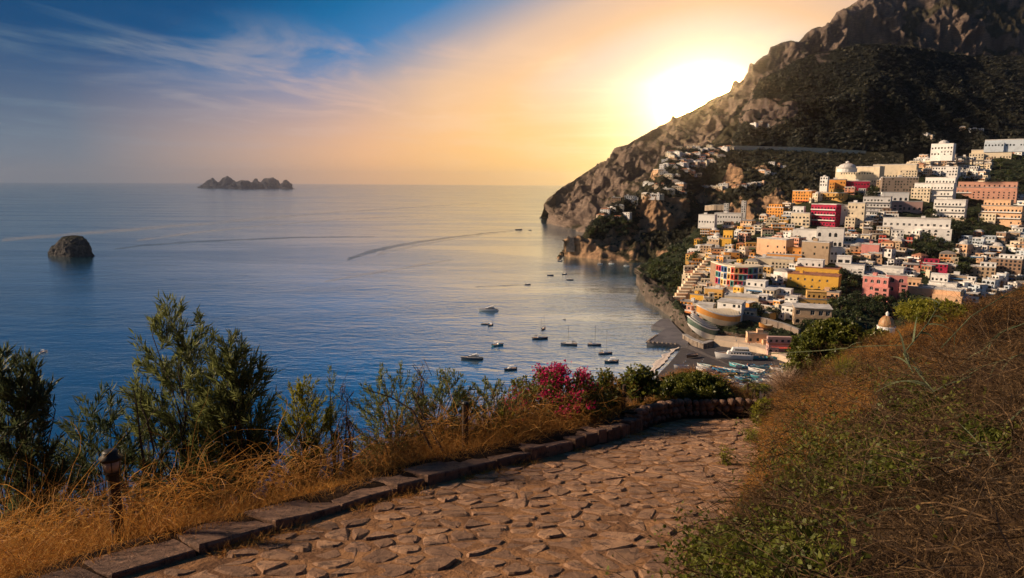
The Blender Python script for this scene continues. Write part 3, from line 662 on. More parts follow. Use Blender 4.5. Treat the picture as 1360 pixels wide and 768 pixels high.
    if terrace:
        b = MB(); b.box(x0 - 2, -x0 + 2, -4.5, -.004, -5.5, -.1); b.box(x0 - 2, -x0 + 2, -4.5, -4.2, -.097, .85); b.build('terrace', WM[rnd.choice(['cream', 'white', 'beige'])], e)
    if awning:
        b = MB(); b.add([(x0 * .8, -.05, 3.0), (-x0 * .8, -.05, 3.0), (-x0 * .8, -2.6, 2.4), (x0 * .8, -2.6, 2.4), (x0 * .8, -.05, 3.1), (-x0 * .8, -.05, 3.1), (-x0 * .8, -2.6, 2.5), (x0 * .8, -2.6, 2.5)],
                          [(3, 2, 1, 0), (4, 7, 6, 5), (0, 1, 5, 4), (1, 2, 6, 5), (2, 3, 7, 6), (3, 0, 4, 7)]); b.build('awning', M_AWN[awning], e)
        for x in (x0 * .75, -x0 * .75): q = MB(); q.tube([(x, -2.5, 0), (x, -2.5, 2.4)], .06, 4); q.build('awning_post', M_METAL, e)
    return e
def place(px0, px1, pt, pb, bvh=None, yaw=None, dfrac=.55, Y=None, **kw):
    """a building whose front spans px0..px1 with its foot at pb and its roof line at pt"""
    xc = (px0 + px1) / 2; p = hit(bvh or town_bvh, xc, pb) if Y is None else at(xc, pb, Y)
    if p is None: p = at(xc, pb, 800)
    k = ppm(p); H = max(2.6, (at(xc, pt, p.y).z - p.z)); Wp = (px1 - px0) / k
    az = math.degrees(math.atan2(p.x, p.y)); yaw = (-18 if yaw is None else yaw)
    rz = R(-az + yaw)                # yaw 0 = front square to the camera; negative turns it towards the sea
    D = max(5.0, min(Wp * dfrac, 16)); ay = abs(R(yaw)); Wd = max(3.5, (Wp - D * math.sin(ay)) / max(math.cos(ay), .3))
    return house((p.x, p.y, p.z), rz, Wd, D, H, **kw), p, (xc, pb)
HERO = []
def hero(px0, px1, pt, pb, colour, label, **kw):
    hr = random.Random(len(HERO)); kw.setdefault('wing', True if (px1 - px0 > 20 and hr.random() < .6 and not kw.get('balcony')) else None); kw.setdefault('setback', kw.get('roof', 'flat') == 'flat' and hr.random() < .5)
    e, p, c = place(px0, px1, pt, pb, colour=colour, label=label, seed=len(HERO) + 100, **kw); HERO.append((px0, px1, pt, pb, label)); return e

def dome(px, pt, pb, wpx, mt, name, label, cat, bvh=None, drum=True, Y=None):
    p = hit(town_bvh, px, pb) if Y is None else at(px, pb, Y); k = ppm(p); r = wpx / k / 2; H = (pb - pt) / k
    e = empty(name, p, 0, label, cat); b = MB(); b.lathe([(r * 1.12, -H * .5), (r * 1.12, -.02), (r * 1.2, 0), (r * 1.2, .3), (r * 1.02, .33)], 20); b.build('drum', M_TRIM, e)
    d = MB(); d.lathe([(r, .34), (r, H * .18), (r * .93, H * .34), (r * .76, H * .50), (r * .5, H * .62), (r * .22, H * .70), (r * .16, H * .71)], 20); d.build('dome_shell', mt, e, True)
    l = MB(); l.lathe([(r * .2, H * .70), (r * .2, H * .84), (r * .26, H * .85), (r * .1, H * .95), (.04, H)], 10); l.build('lantern', M_TRIM, e)
    for k2 in range(8):
        t = k2 * math.pi / 4; g = MB(); g.tube([(math.cos(t) * r * 1.0, math.sin(t) * r * 1.0, H * .05), (math.cos(t) * r * .95, math.sin(t) * r * .95, H * .34), (math.cos(t) * r * .52, math.sin(t) * r * .52, H * .63), (math.cos(t) * r * .2, math.sin(t) * r * .2, H * .71)], .12, 4); g.build('rib', M_ROOFT, e)
    return e

# ---- the buildings one can single out
hero(1108, 1166, 222, 243, 'cream', 'long cream hilltop house with small dark windows topping the skyline ridge', yaw=-22, roofm=M_ROOFW, floors=2)
dome(1125, 214, 224, 22, M_ROOFW, 'domed_pavilion', 'white domed roof pavilion crowning the long cream hilltop house', 'pavilion', Y=880)
hero(1160, 1213, 219, 236, 'cream', 'wide pale cream villa with bright flat roof right of the domed pavilion', yaw=-10, floors=1, roofm=M_ROOFW)
hero(1172, 1216, 236, 258, 'taupe stone', 'blunt taupe stone building under the wide pale cream villa', yaw=8, skip=.4)
hero(1096, 1122, 239, 251, 'orange', 'plain orange building on the ridge with a flat roof, left of the dark red house', yaw=-6, floors=2, skip=.5)
hero(1086, 1121, 252, 266, 'ochre', 'ochre terraced house stepping down under the plain orange building', yaw=-16, floors=3, balcony='own')
hero(1124, 1153, 241, 253, 'crimson', 'dark red house with white bands on the ridge beside the black cypress', yaw=4, floors=2)
hero(1050, 1078, 254, 270, 'orange', 'low orange house with a pink canopy at the left end of the ridge', yaw=-20, awning='red')
hero(1088, 1099, 235, 248, 'white', 'white rounded tower house just behind the plain orange building', roof='dome', yaw=-20)
hero(1214, 1262, 236, 268, 'white', 'blue-white apartment block with dense window grid right of the cypress', yaw=-12, floors=4, balcony=True, wing='cream', setback=True)
hero(1258, 1340, 242, 264, 'salmon', 'long salmon hotel with rows of dark windows high on the right', yaw=-6, floors=3, singles=True, span=4.6, balcony=True, wing=True, setback=True)
hero(1172, 1222, 256, 280, 'dusty pink', 'dusty pink arched villa above the dark garden slope', yaw=8, arch=True, floors=2, span=5, win=(2.6, 3.2))
hero(1240, 1278, 266, 290, 'white', 'white block with stacked balconies standing among dark gardens', yaw=-8, floors=3, balcony=True, terrace=True)
hero(1303, 1352, 266, 298, 'peach', 'tall peach and white apartment house near the right edge', yaw=-14, floors=4, balcony=True, wing='cream', setback=True)
hero(1176, 1254, 291, 312, 'white', 'long white hotel with two rows of square windows and ground arches', yaw=-3, floors=2, singles=True, span=5.4, win=(2.2, 2.4))
hero(1073, 1111, 272, 300, 'crimson', 'crimson hotel with four white balcony rows', yaw=-24, floors=4, balcony=True, span=3.4)
hero(1108, 1124, 273, 299, 'white', 'narrow white tower house with six windows joined to the crimson hotel', yaw=4, floors=3, singles=True, span=6, dfrac=.9)
hero(1049, 1075, 275, 300, 'cream', 'cream house with dark arches left of the crimson hotel', yaw=-14, floors=3, arch=True, span=4, win=(2.2, 2.4))
hero(1124, 1146, 270, 302, 'cream', 'tall blank cream house right of the narrow white tower house', yaw=-10, floors=4, skip=.3)
hero(1146, 1180, 262, 282, 'grey-white', 'grey-white terraced house stepping down beneath the black cypress', yaw=-6, floors=3, balcony=True)
hero(1052, 1086, 306, 320, 'white', 'white arched terrace house with two round openings below the crimson hotel', yaw=-8, floors=1, arch=True, span=7, win=(4, 4))
hero(1084, 1118, 304, 328, 'white', 'white house with tall dark blue arches below the crimson hotel', yaw=-4, floors=2, arch=True, span=5, win=(2.8, 4))
hero(1000, 1046, 318, 342, 'peach', 'broad peach house with blank sunlit wall in the middle of the town', yaw=-26, floors=2, skip=.6)
hero(1018, 1064, 330, 347, 'orange', 'wide orange-tan terrace building above the white roofed hall', yaw=-8, floors=2, span=5)
hero(1062, 1100, 322, 349, 'tan', 'old tan stone house with small scattered windows above the yellow hotel', yaw=-14, floors=3, skip=.5)
hero(1098, 1120, 330, 350, 'grey-white', 'grey-white house with flat awning right of the old tan stone house', yaw=0, floors=2)
hero(1002, 1052, 344, 356, 'cream', 'low white-roofed hall with cream walls above the curved colourful terrace', yaw=-6, floors=1, roofm=M_ROOFW)
hero(1056, 1113, 347, 366, 'golden yellow', 'upper block of the bright yellow hotel with square windows', yaw=-9, floors=2, singles=True, span=5, roofm=M_ROOFT)
hero(1045, 1111, 366, 384, 'golden yellow', 'lower block of the bright yellow hotel above the red roof strip', yaw=-9, floors=2, arch=True, singles=True, span=5.4, roofm=M_ROOFT)
hero(1024, 1048, 361, 372, 'white', 'white vaulted house wedged left of the yellow hotel', roof='vault', yaw=-30, floors=1)
hero(986, 1030, 375, 391, 'white', 'white house with blue awnings and tall windows below the colourful terrace', yaw=-14, floors=2, singles=True, awning='blue', span=5)
hero(1058, 1097, 389, 407, 'ochre', 'ochre arcaded house under the vine terrace of the yellow hotel', yaw=6, floors=2, arch=True, span=3.4)
hero(1022, 1060, 386, 400, 'peach', 'small peach house on the terrace left of the ochre arcaded house', yaw=-16, floors=2, arch=True)
hero(961, 1006, 395, 411, 'cream', 'cream arcade with three round arches above the orange hull-shaped terrace', yaw=-6, floors=1, arch=True, span=6, win=(3.6, 4.2))
hero(1054, 1103, 410, 431, 'tan', 'modern tan building with tall glazed bays and a slanted white roof', yaw=8, floors=2, roof='shed', roofm=M_ROOFW, singles=True, span=5, win=(2.8, 4.6))
hero(1035, 1060, 407, 424, 'white', 'white glass-fronted pavilion attached to the modern tan building', yaw=-24, floors=2, roof='shed', roofm=M_ROOFW)
hero(1143, 1178, 368, 397, 'pink', 'pink house with arched openings and a cream corner', yaw=-16, floors=3, arch=True, singles=True, span=5, win=(2.4, 3.0))
hero(1176, 1201, 366, 399, 'pink', 'taller pink house end with a big arched loggia, right of the pink house', yaw=4, floors=3, arch=True, singles=True, span=7, win=(3.4, 3.6))
hero(1160, 1198, 356, 368, 'white', 'blue-white terrace block on top of the pink houses', yaw=-10, floors=1, roofm=M_ROOFW)
hero(1200, 1236, 372, 392, 'peach', 'peach and white house with a dark doorway right of the pink houses', yaw=-4, floors=2)
hero(1234, 1268, 366, 386, 'white', 'white house with an orange panel and blue shadows right of the peach house', yaw=-8, floors=2)
hero(1200, 1270, 384, 398, 'peach', 'long low peach wall-like house at the foot of the right hand quarter', yaw=-10, floors=1, span=6)
hero(1110, 1146, 342, 362, 'white', 'white open-fronted house with deep shaded verandas right of the yellow hotel', yaw=-4, floors=2, singles=True, span=5.5, win=(3.6, 2.6), roofm=M_ROOFW)
hero(1143, 1166, 325, 342, 'pink', 'rose house with a round dark arch in the middle right of town', yaw=-10, arch=True, floors=1, span=7, win=(3.6, 3.4))
hero(1166, 1180, 314, 326, 'red', 'small coral red cube house above the rose house', yaw=-14)
hero(1196, 1210, 316, 329, 'red', 'small bright orange-red house left of the dark hedge', yaw=-4)
hero(1226, 1256, 346, 360, 'crimson', 'dark red low house among white roofs right of centre', yaw=-6)
hero(1290, 1318, 350, 370, 'tan', 'brown-tan house under bluish white roofs at the right', yaw=-2, roofm=M_ROOFW)
hero(1316, 1352, 340, 368, 'brown', 'brown stone house near the right edge above the dry bank', yaw=-8, roofm=M_ROOFG)
hero(1236, 1264, 191, 207, 'white', 'white domed villa at the very top of the right hand village', roof='dome', yaw=-12, floors=2)
hero(1293, 1338, 199, 211, 'cream', 'long low cream building high on the right against the dark mountain', yaw=-4, floors=1, roofm=M_ROOFG)
hero(1312, 1362, 186, 195, 'pale blue', 'long pale blue terrace roofed building at the top right edge', yaw=-4, floors=1)
hero(1238, 1270, 222, 234, 'white', 'bright white house with open terrace below the village top', yaw=-12)
hero(926, 950, 286, 297, 'white', 'left white house of the low white row beneath the grey viaduct cliff', yaw=-14, floors=1)
hero(948, 984, 284, 297, 'white', 'blue-white house with shuttered windows in the row beneath the viaduct cliff', yaw=-6, floors=2)
hero(1015, 1042, 272, 288, 'orange', 'small orange house perched on the left end of the upper ridge', yaw=-26)
hero(952, 972, 307, 327, 'golden yellow', 'plain golden house with blank bright wall on the seaward corner', yaw=-18, floors=2, skip=.8)

# the curved colourful terrace: a three storey arc of painted bays under a pale roof
def arc_building():
    Y0 = 640; yh = hit(town_bvh, 982, 386).y - 6; P = [at(950, 372, yh + 22), at(960, 377, yh + 9), at(974, 381, yh), (at(992, 382, yh - 3)), (at(1012, 380, yh + 3))]
    e = empty('terrace_building', P[2], 0, 'curved terrace building with red, blue and green painted bays under a pale rim', 'building')
    O = P[2]; H = 16.5; fl = H / 3; cols = ['red', 'crimson', 'pale blue', 'red', 'ochre', 'crimson', 'pale blue', 'red']
    M_B = mat('bay_blue', (.05, .12, .26), rough=.8); M_G = mat('bay_green', (.06, .22, .19), rough=.8)
    mats = [WM['crimson'], WM['red'], M_B, M_G, WM['ochre'], M_B, WM['red'], WM['cream']]
    pts = []; N = 12
    for k in range(N + 1):
        s = k / N * (len(P) - 1); i = min(int(s), len(P) - 2); pts.append(P[i].lerp(P[i + 1], s - i) - O)
    zb = min(p.z for p in pts)
    for k in range(N):
        a, b = pts[k], pts[k + 1]
        for f in range(3):
            z0 = zb + f * fl; g = MB(); d = (b - a).normalized(); n = Vector((d.y, -d.x, 0)).normalized()
            a0, b0 = Vector((a.x, a.y, z0)), Vector((b.x, b.y, z0)); L = (b0 - a0).length
            pane = MB(); facade(g, pane, a0, (b0 - a0).normalized(), n, L, fl, 1, 1, L * .55, fl * .62, False, depth=1.2)
            o = g.build('bay', mats[(k * 2 + f * 3 + (k // 3)) % 8], e); pane.build('bay_glass', M_GLASS, o)
    for z, ov, th in ((zb + H + .01, 1.6, .9), (zb + fl * 2 - .2, .7, .35), (zb + fl - .2, .7, .35)):
        g = MB()
        for k in range(N):
            a, b = pts[k], pts[k + 1]
            da = ov; q = [Vector((a.x, a.y - da, z)), Vector((b.x, b.y - da, z)), Vector((b.x, b.y + (16 if th > .5 else -.02), z)), Vector((a.x, a.y + (16 if th > .5 else -.02), z))]
            g.add(q + [v + Vector((0, 0, th)) for v in q], [(0, 3, 2, 1), (4, 5, 6, 7), (0, 1, 5, 4), (2, 3, 7, 6)] + ([(3, 0, 4, 7)] if k == 0 else []) + ([(1, 2, 6, 5)] if k == N - 1 else []))
        g.build('roof' if th > .5 else 'floor_band', WM['cream'], e)
    g = MB()
    for q in (0, N): pass
    a, b = pts[0], pts[-1]; g.quad((a.x, a.y, zb - 6), (a.x, a.y + 15.9, zb - 6), (a.x, a.y + 15.9, zb + H), (a.x, a.y, zb + H)); g.quad((b.x, b.y, zb - 6), (b.x, b.y + 15.9, zb - 6), (b.x, b.y + 15.9, zb + H), (b.x, b.y, zb + H))
    for k in range(N): g.quad((pts[k].x, pts[k].y, zb - 9), (pts[k + 1].x, pts[k + 1].y, zb - 9), (pts[k + 1].x, pts[k + 1].y, zb - .01), (pts[k].x, pts[k].y, zb - .01))
    g.build('end_wall', WM['brown'], e)
arc_building()

def hull_terrace(name, label, cat, x0, x1, y0, y1, Y, h_px, rimc, bodyc, deck, rows=0):
    """a boat-shaped terrace: its convex plastered hull bulges towards the sea, the deck lies behind the rim"""
    Y = hit(town_bvh, (x0 + x1) / 2, max(y0, y1) + h_px * .7).y - 5; a = at(x0, y0, Y); b = at(x1, y1, Y); c = (a + b) / 2; k = ppm(c); W = (b - a).length; H = h_px / k; N = 16
    e = empty(name, c, 0, label, cat); T = []; B = []; M1 = []
    for i in range(N + 1):
        t = i / N; s = math.sin(math.pi * t) ** .75; p = a.lerp(b, t) - c; sheer = H * .35 * (abs(t - .55) * 1.8) ** 2
        T.append(Vector((p.x, p.y - s * W * .20, p.z + sheer - H * .1))); M1.append(Vector((p.x * .985, p.y - s * W * .205 + .2, p.z + sheer * .5 - H * .50))); B.append(Vector((p.x * .93, p.y - s * W * .15 + .6, p.z - H * (.50 + .50 * s))))
    for nm, P0, P1, mt in (('lower_hull', B, M1, bodyc[1]), ('upper_hull', M1, T, bodyc[0])):
        g = MB()
        for i in range(N): g.quad(P0[i], P0[i + 1], P1[i + 1], P1[i])
        g.build(nm, mt, e, True)
    g = MB(); g.tube([p + Vector((0, 0, .3)) for p in T], .55, 6); g.build('rim', rimc, e)
    g = MB(); back = [Vector((p.x, W * .22, c.z * 0 + max(q.z for q in T) * .3)) for p in T]
    for i in range(N): g.quad(T[i] - Vector((0, 0, .3)), T[i + 1] - Vector((0, 0, .3)), back[i + 1], back[i])
    g.build('deck', deck, e)
    for r in range(rows):
        g = MB(); g.tube([Vector((p.x * (.92 - .05 * r), p.y + W * .055 * (r + 1), p.z + .6 + 1.1 * (r + 1))) for p in T[1:-1]], .55, 5); g.build('canopy_rib', M_TRIM if r % 2 else rimc, e)
    return e
hull_terrace('hull_terrace', 'orange and yellow hull-shaped terrace below the cream arcade', 'terrace', 925, 984, 409, 421, 515, 16, M_TRIM, (WM['orange'], WM['cream']), WM['cream'])
M_GREEN = mat('green_canopy', (.10, .16, .12), (.16, .22, .18), rough=.7, scale=.4, world_co=True)
hull_terrace('hull_terrace', 'green and white striped hull-shaped terrace above the beach steps', 'terrace', 913, 956, 424, 440, 488, 16, M_TRIM, (M_GREEN, M_TRIM), M_GREEN, rows=3)
hero(950, 986, 402, 417, 'white', 'white ship-like house sitting on the orange hull-shaped terrace', yaw=-16, floors=2, roof='shed', roofm=M_ROOFW, Y=hit(town_bvh, 955, 432).y + 2)
hull_terrace('hull_terrace', 'small orange hull-shaped balcony over the promenade road', 'terrace', 1008, 1026, 431, 434, 486, 6, WM['orange'], (WM['orange'], WM['terracotta']), WM['cream'])

# promenade: paved terrace above the beach with pink-windowed restaurant row
def wall_strip(name, pts, h_px, thick, matl, label, cat, course=None, cap=None):
    """a retaining wall or parapet through (px, py, Y) points"""
    P = [at(*p) for p in pts]; O = P[len(P) // 2].copy(); e = empty(name, O, 0, label, cat); g = MB(); c = MB()
    for i in range(len(P) - 1):
        a, b = P[i] - O, P[i + 1] - O; ha, hb = h_px / ppm(P[i]), h_px / ppm(P[i + 1]); d = (b - a).normalized(); n = Vector((-d.y, d.x, 0)).normalized() * thick
        q = [a - Vector((0, 0, 5)), b - Vector((0, 0, 5)), b + n - Vector((0, 0, 5)), a + n - Vector((0, 0, 5)), a + Vector((0, 0, ha)), b + Vector((0, 0, hb)), b + n + Vector((0, 0, hb)), a + n + Vector((0, 0, ha))]
        g.add(q, [(4, 5, 6, 7), (0, 1, 5, 4), (2, 3, 7, 6), (3, 0, 4, 7), (1, 2, 6, 5)])
        nn = n.normalized() * .25; u = Vector((0, 0, .004)); u2 = Vector((0, 0, .35))
        c.add([q[4] - nn + u, q[5] - nn + u, q[6] + nn + u, q[7] + nn + u, q[4] - nn + u2, q[5] - nn + u2, q[6] + nn + u2, q[7] + nn + u2], [(0, 3, 2, 1), (4, 5, 6, 7), (0, 1, 5, 4), (2, 3, 7, 6)])
        # pilasters so that long walls keep a rhythm
        L = (b - a).length; m = int(L / 7)
        for j in range(m):
            p = a.lerp(b, (j + .5) / m); M = Matrix.Translation(p) @ Matrix.Rotation(math.atan2(d.y, d.x), 4, 'Z'); g.box(-.3, .3, -.35, -.003, -4.9, ha - .01, 0, M)
    g.build('wall_body', matl, e); c.build('coping', cap or M_TRIM, e); return e
zY = lambda x, y, z: (x, y, atz(x, y, z).y)
wall_strip('retaining_wall', [zY(*q, 2.2) for q in ((948, 459), (975, 463), (1005, 469), (1035, 478), (1062, 488))], 7.5, 3, WM['peach'], 'long peach promenade wall behind the boats on the beach', 'wall', cap=WM['beige'])
PZ = at(1000, 460, atz(1000, 467.5, 2.2).y).z
PZ = 2.2 + 7.5 / ppm(atz(1005, 469, 2.2))
dk = [atz(x, y, PZ + .1) for x, y in ((948, 452), (975, 456), (1005, 462), (1035, 471), (1062, 481), (1090, 470), (1040, 446), (1000, 434), (968, 429), (955, 434))]
tag(flatpoly('promenade', dk, 0, WM['beige'], kind=None, thick=9), kind='structure')
wall_strip('retaining_wall', [(x, y, hit(town_bvh, x, y).y - 3) for x, y in ((986, 424), (1010, 428), (1040, 436), (1060, 444))], 6, 2, WM['taupe stone'], 'dark stone road wall curving behind the orange hull-shaped terrace', 'wall', cap=M_ROOFG)
wall_strip('retaining_wall', [(x, y, hit(town_bvh, x, y).y - 3) for x, y in ((1004, 410), (1022, 413), (1036, 418))], 6, 2, WM['beige'], 'pale curved garden wall left of the modern tan building', 'wall')
wall_strip('retaining_wall', [zY(*q, 1.6) for q in ((906, 451), (918, 458), (934, 464), (948, 460))], 7, 3, M_STONE, 'rough stone quay wall beneath the green hull-shaped terrace', 'wall', cap=M_ROOFG)
hero(992, 1020, 444, 455, 'peach', 'peach bathing house with flat roof on the promenade', yaw=14, floors=1, Y=atz(1016, 456, PZ).y, roofm=WM['beige'], dfrac=.3, span=4)
hero(1020, 1059, 450, 467, 'dusty pink', 'promenade restaurant with a long red awning', yaw=18, floors=2, Y=atz(1042, 467, PZ).y, awning='red', dfrac=.3, roofm=M_ROOFT)
wall_strip('retaining_wall', [(962, 198, 1374), (1000, 198.5, 1372), (1060, 200, 1371), (1100, 202, 1371), (1150, 205, 1371)], 4.2, 7, WM['cream'], 'long pale coastal road wall crossing the foot of the wooded mountain', 'wall', cap=WM['beige'])
wall_strip('retaining_wall', [(936, 276, 1060), (948, 275, 1050), (961, 275, 1045)], 2.6, 4, WM['beige'], 'short pale viaduct wall reaching the pillar-like rock left of the town', 'wall')
for nm, x, y0, y1, Y, l in (('house', 964, 271, 281, 1040, 'narrow white house at the end of the short viaduct wall'), ('house', 986, 268, 300, 1020, 'tall thin pale tower house against the brown cliff')):
    p = at(x, y1, Y); house(p, R(-28), 7, 7, (y1 - y0) / ppm(p), 'grey-white', label=l, seed=int(x), roofm=M_ROOFW)

# the dome of the church low among the near bushes
M_DOME = mat('majolica_dome', (.42, .20, .08), (.30, .22, .11), rough=.5, scale=1.2, world_co=True, bump=.3, bscale=6, dist=.1)
dome(1177, 413, 434, 19, M_DOME, 'church_dome', 'ribbed ochre tiled church dome with a small lantern behind the hedge', 'dome', Y=380)

hero(914, 936, 392, 404, 'golden yellow', 'golden arcaded house beside the foot of the stone steps', yaw=-20, arch=True, floors=1, span=4, win=(2.4, 3))
hero(934, 960, 384, 396, 'ochre', 'ochre arcade on columns right of the stone steps', yaw=-14, arch=True, floors=1, span=3.4, win=(2.2, 3))
hero(918, 948, 405, 414, 'cream', 'long cream arcade just above the orange hull-shaped terrace', yaw=-14, arch=True, floors=1, span=4, win=(2.4, 3))
# ---- the crowd of smaller houses
POLY = [(908, 400), (914, 352), (932, 312), (1000, 297), (1046, 277), (1060, 258), (1108, 248), (1180, 232), (1215, 208), (1240, 200), (1305, 206), (1362, 197), (1362, 385), (1275, 402), (1205, 404), (1130, 408), (1104, 432), (1040, 440), (985, 432), (915, 420)]
GREEN = [(1104, 259, 1152, 273), (1312, 207, 1362, 262), (1255, 288, 1345, 318), (1150, 232, 1166, 262), (1184, 270, 1240, 292), (1044, 263, 1068, 274), (1046, 315, 1066, 326), (1113, 362, 1145, 402), (1143, 400, 1232, 420), (1206, 318, 1270, 345), (1052, 382, 1112, 390), (1268, 266, 1304, 290), (1270, 340, 1292, 372), (1000, 414, 1036, 424), (1060, 432, 1110, 446), (1104, 400, 1145, 446), (930, 270, 1000, 284)]
def inpoly(x, y, poly):
    c = False; j = len(poly) - 1
    for i in range(len(poly)):
        if (poly[i][1] > y) != (poly[j][1] > y) and x < (poly[j][0] - poly[i][0]) * (y - poly[i][1]) / (poly[j][1] - poly[i][1]) + poly[i][0]: c = not c
        j = i
    return c
def ingreen(x, y): return any(a <= x <= c and b <= y <= d for a, b, c, d in GREEN)
rr = random.Random(21)
LMK = [((h[0] + h[1]) / 2, h[3], h[4]) for h in HERO]
short = {}
def near_mark(x, y):
    best = min(LMK, key=lambda m: (m[0] - x) ** 2 + ((m[1] - y) * 1.5) ** 2); dx, dy = x - best[0], y - best[1]
    words = best[2].split(); l = best[2]
    for cut in (' with ', ' under ', ' on the ', ' in the ', ' right of ', ' left of ', ' below ', ' above ', ' among ', ' at the ', ' high ', ' near ', ' beneath ', ' standing ', ' crowning ', ' topping ', ' joined ', ' wedged ', ' just ', ' stepping ', ' attached ', ' against ', ' perched ', ' sitting ', ' behind '):
        if cut in l: l = l.split(cut)[0]
    d = 'uphill from' if dy < -7 else 'downhill from' if dy > 7 else 'next to'
    if abs(dx) > 9: d = {'uphill from': 'up and ', 'downhill from': 'down and ', 'next to': 'just '}[d] + ('right of' if dx > 0 else 'left of')
    return d, l
used = {}
def house_label(colour, fl, extra, x, y, kind='house'):
    d, l = near_mark(x, y); base = f"{['', 'one', 'two', 'three', 'four', 'five'][min(fl, 5)]}-storey {colour} {kind}{extra}, {d} the {l}"
    w_ = base.split()
    if len(w_) > 16: base = ' '.join(w_[:16])
    return base
SIZES = []
placed = []
def fits(x, y, gx, gy):
    for a, b in placed:
        if abs(a - x) < gx and abs(b - y) < gy: return False
    return True
def inhero(x, y, m=2):
    return any(h[0] - m < x < h[1] + m and h[2] - 1 < y < h[3] + 5 for h in HERO)
tries = 0; NH = 0
cand = []
while tries < 26000 and NH < 275:
    tries += 1; x = rr.uniform(905, 1360); y = rr.uniform(198, 425)
    if not inpoly(x, y, POLY) or ingreen(x, y) or inhero(x, y): continue
    far = (y - 200) / 200; gx, gy = 8.2 + 4.5 * far, 5.2 + 3.0 * far
    if not fits(x, y, gx, gy): continue
    placed.append((x, y)); NH += 1; cand.append((x, y, gx, gy))
cand.sort(key=lambda c: c[1])
for x, y, gx, gy in cand:
    warm = x < 1050 and y > 286
    pal = (['golden yellow', 'golden yellow', 'orange', 'peach', 'cream', 'cream', 'ochre', 'peach', 'white', 'orange', 'tan', 'salmon', 'cream'] if warm else
           ['white', 'cream', 'peach', 'grey-white', 'beige', 'tan', 'brown', 'peach', 'white', 'salmon', 'cream', 'tan', 'beige'] if x < 1220 or y < 300 else
           ['white', 'pale blue', 'cream', 'tan', 'beige', 'grey-white', 'brown', 'peach', 'terracotta'])
    c = rr.choice(pal); wpx = gx * rr.uniform(1.0, 1.9); hpx = gy * rr.uniform(.95, 1.75)
    p = hit(town_bvh, x, y)
    if p is None: continue
    hh = hpx / ppm(p); fl = max(1, round(hh / 3.3)); arch = rr.random() < .3; rf = rr.choices(['flat', 'vault', 'hip', 'shed', 'dome'], [.72, .08, .06, .10, .04])[0]
    bal = rr.random() < .45; tr = rr.random() < .45
    ex = {'flat': '', 'vault': ' with vaulted roof', 'hip': ' with tiled roof', 'shed': ' with slanted roof', 'dome': ' with domed roof'}[rf]
    if not ex: ex = ' with balconies' if bal else ' with arched windows' if arch else ' with terrace' if tr else ''
    place(x - wpx / 2, x + wpx / 2, y - hpx, y, yaw=rr.uniform(-42, 8), colour=c, label=house_label(c, fl, ex, x, y), group='houses stacked up the hillside town', arch=arch, roof=rf, balcony=bal, terrace=tr,
          roofm=(M_ROOFT if rf == 'hip' else None), seed=rr.randint(0, 99999), wing=(rr.choice([True, 'white', 'cream', True]) if rr.random() < .7 else None), setback=(rf == 'flat' and rr.random() < .6), span=rr.uniform(2.6, 3.8), dfrac=rr.uniform(.5, .9), win=(rr.uniform(1.4, 2.3), rr.uniform(1.8, 2.6)), awning=rr.choice([None] * 4 + ['blue', 'white', 'orange', 'green']))

# ---- villas of the far villages across the ravine
def villas(spots, bvh, group, where, seed):
    rv = random.Random(seed)
    for i, (x, y) in enumerate(spots):
        p = hit(bvh, x, y)
        if p is None or p.y > 1600: continue
        c = rv.choice(['white', 'white', 'cream', 'grey-white', 'beige', 'peach']); W = rv.uniform(9, 17); fl = rv.choice([1, 1, 2])
        rf = rv.choice(['flat', 'flat', 'hip', 'vault'])
        house(p, R(-math.degrees(math.atan2(p.x, p.y)) + rv.uniform(-40, 5)), W, rv.uniform(7, 9), 3.2 * fl, c, floors=fl, label=f"tiny {c} {['', 'one', 'two'][fl]}-storey villa{' with tiled roof' if rf == 'hip' else ' with vaulted roof' if rf == 'vault' else ''} {where(x, y)}", group=group, roof=rf, roofm=M_ROOFT if rf == 'hip' else M_ROOFW, seed=rv.randint(0, 9999), cat='villa', span=3.4, win=(1.5, 1.8))
rv = random.Random(4); sp = []
bands = [((892, 197), (975, 200), 16, 2.2), ((884, 206), (962, 208), 15, 2.5), ((882, 214), (950, 214), 12, 2.5), ((876, 222), (940, 222), 10, 2.5), ((872, 232), (900, 236), 6, 3), ((905, 226), (930, 236), 5, 2), ((858, 246), (880, 250), 4, 2.5), ((894, 240), (906, 252), 5, 2), ((856, 259), (876, 261), 5, 1.5), ((884, 252), (906, 256), 4, 2), ((1022, 218), (1040, 223), 3, 1), ((1010, 230), (1030, 232), 3, 1), ((985, 249), (1012, 245), 6, 1.5), ((930, 250), (980, 250), 5, 1)]
for (xa, ya), (xb, yb), n, j in bands:
    for k in range(n):
        t = (k + rv.random() * .7) / n; sp.append((xa + (xb - xa) * t, ya + (yb - ya) * t + rv.uniform(-j, j)))
villas(sp, rav_bvh, 'villas of the village across the ravine', lambda x, y: ('on the topmost terrace under the coast road' if y < 204 else 'in the upper rows below the coast road' if y < 218 else 'in the lower rows above the bare scree' if y < 238 else 'on the rim of the orange bluff' if x < 910 else 'on the shelf above the ravine cliffs'), 5)
sp = [(783, 286), (790, 291), (797, 288), (803, 283), (812, 279), (818, 268), (822, 276), (836, 266), (842, 268), (808, 293), (820, 290), (831, 288)]
villas(sp, rav_bvh, 'villas on the point by the watchtower', lambda x, y: 'among dark trees on the point by the watchtower' if x < 815 else 'high on the wooded shoulder beyond the watchtower', 6)
sp = [(1228, 180), (1234, 184), (1278, 173), (1286, 173), (1294, 173), (1302, 173), (1000, 166), (1010, 166), (1018, 167)]
villas(sp, mid_bvh, 'lone villas on the wooded mountain', lambda x, y: 'alone on a spur above the town' if x > 1200 and x < 1260 else 'in a faint row high on the dark slope' if x > 1260 else 'at the foot of the pale crag on the dome mountain', 9)

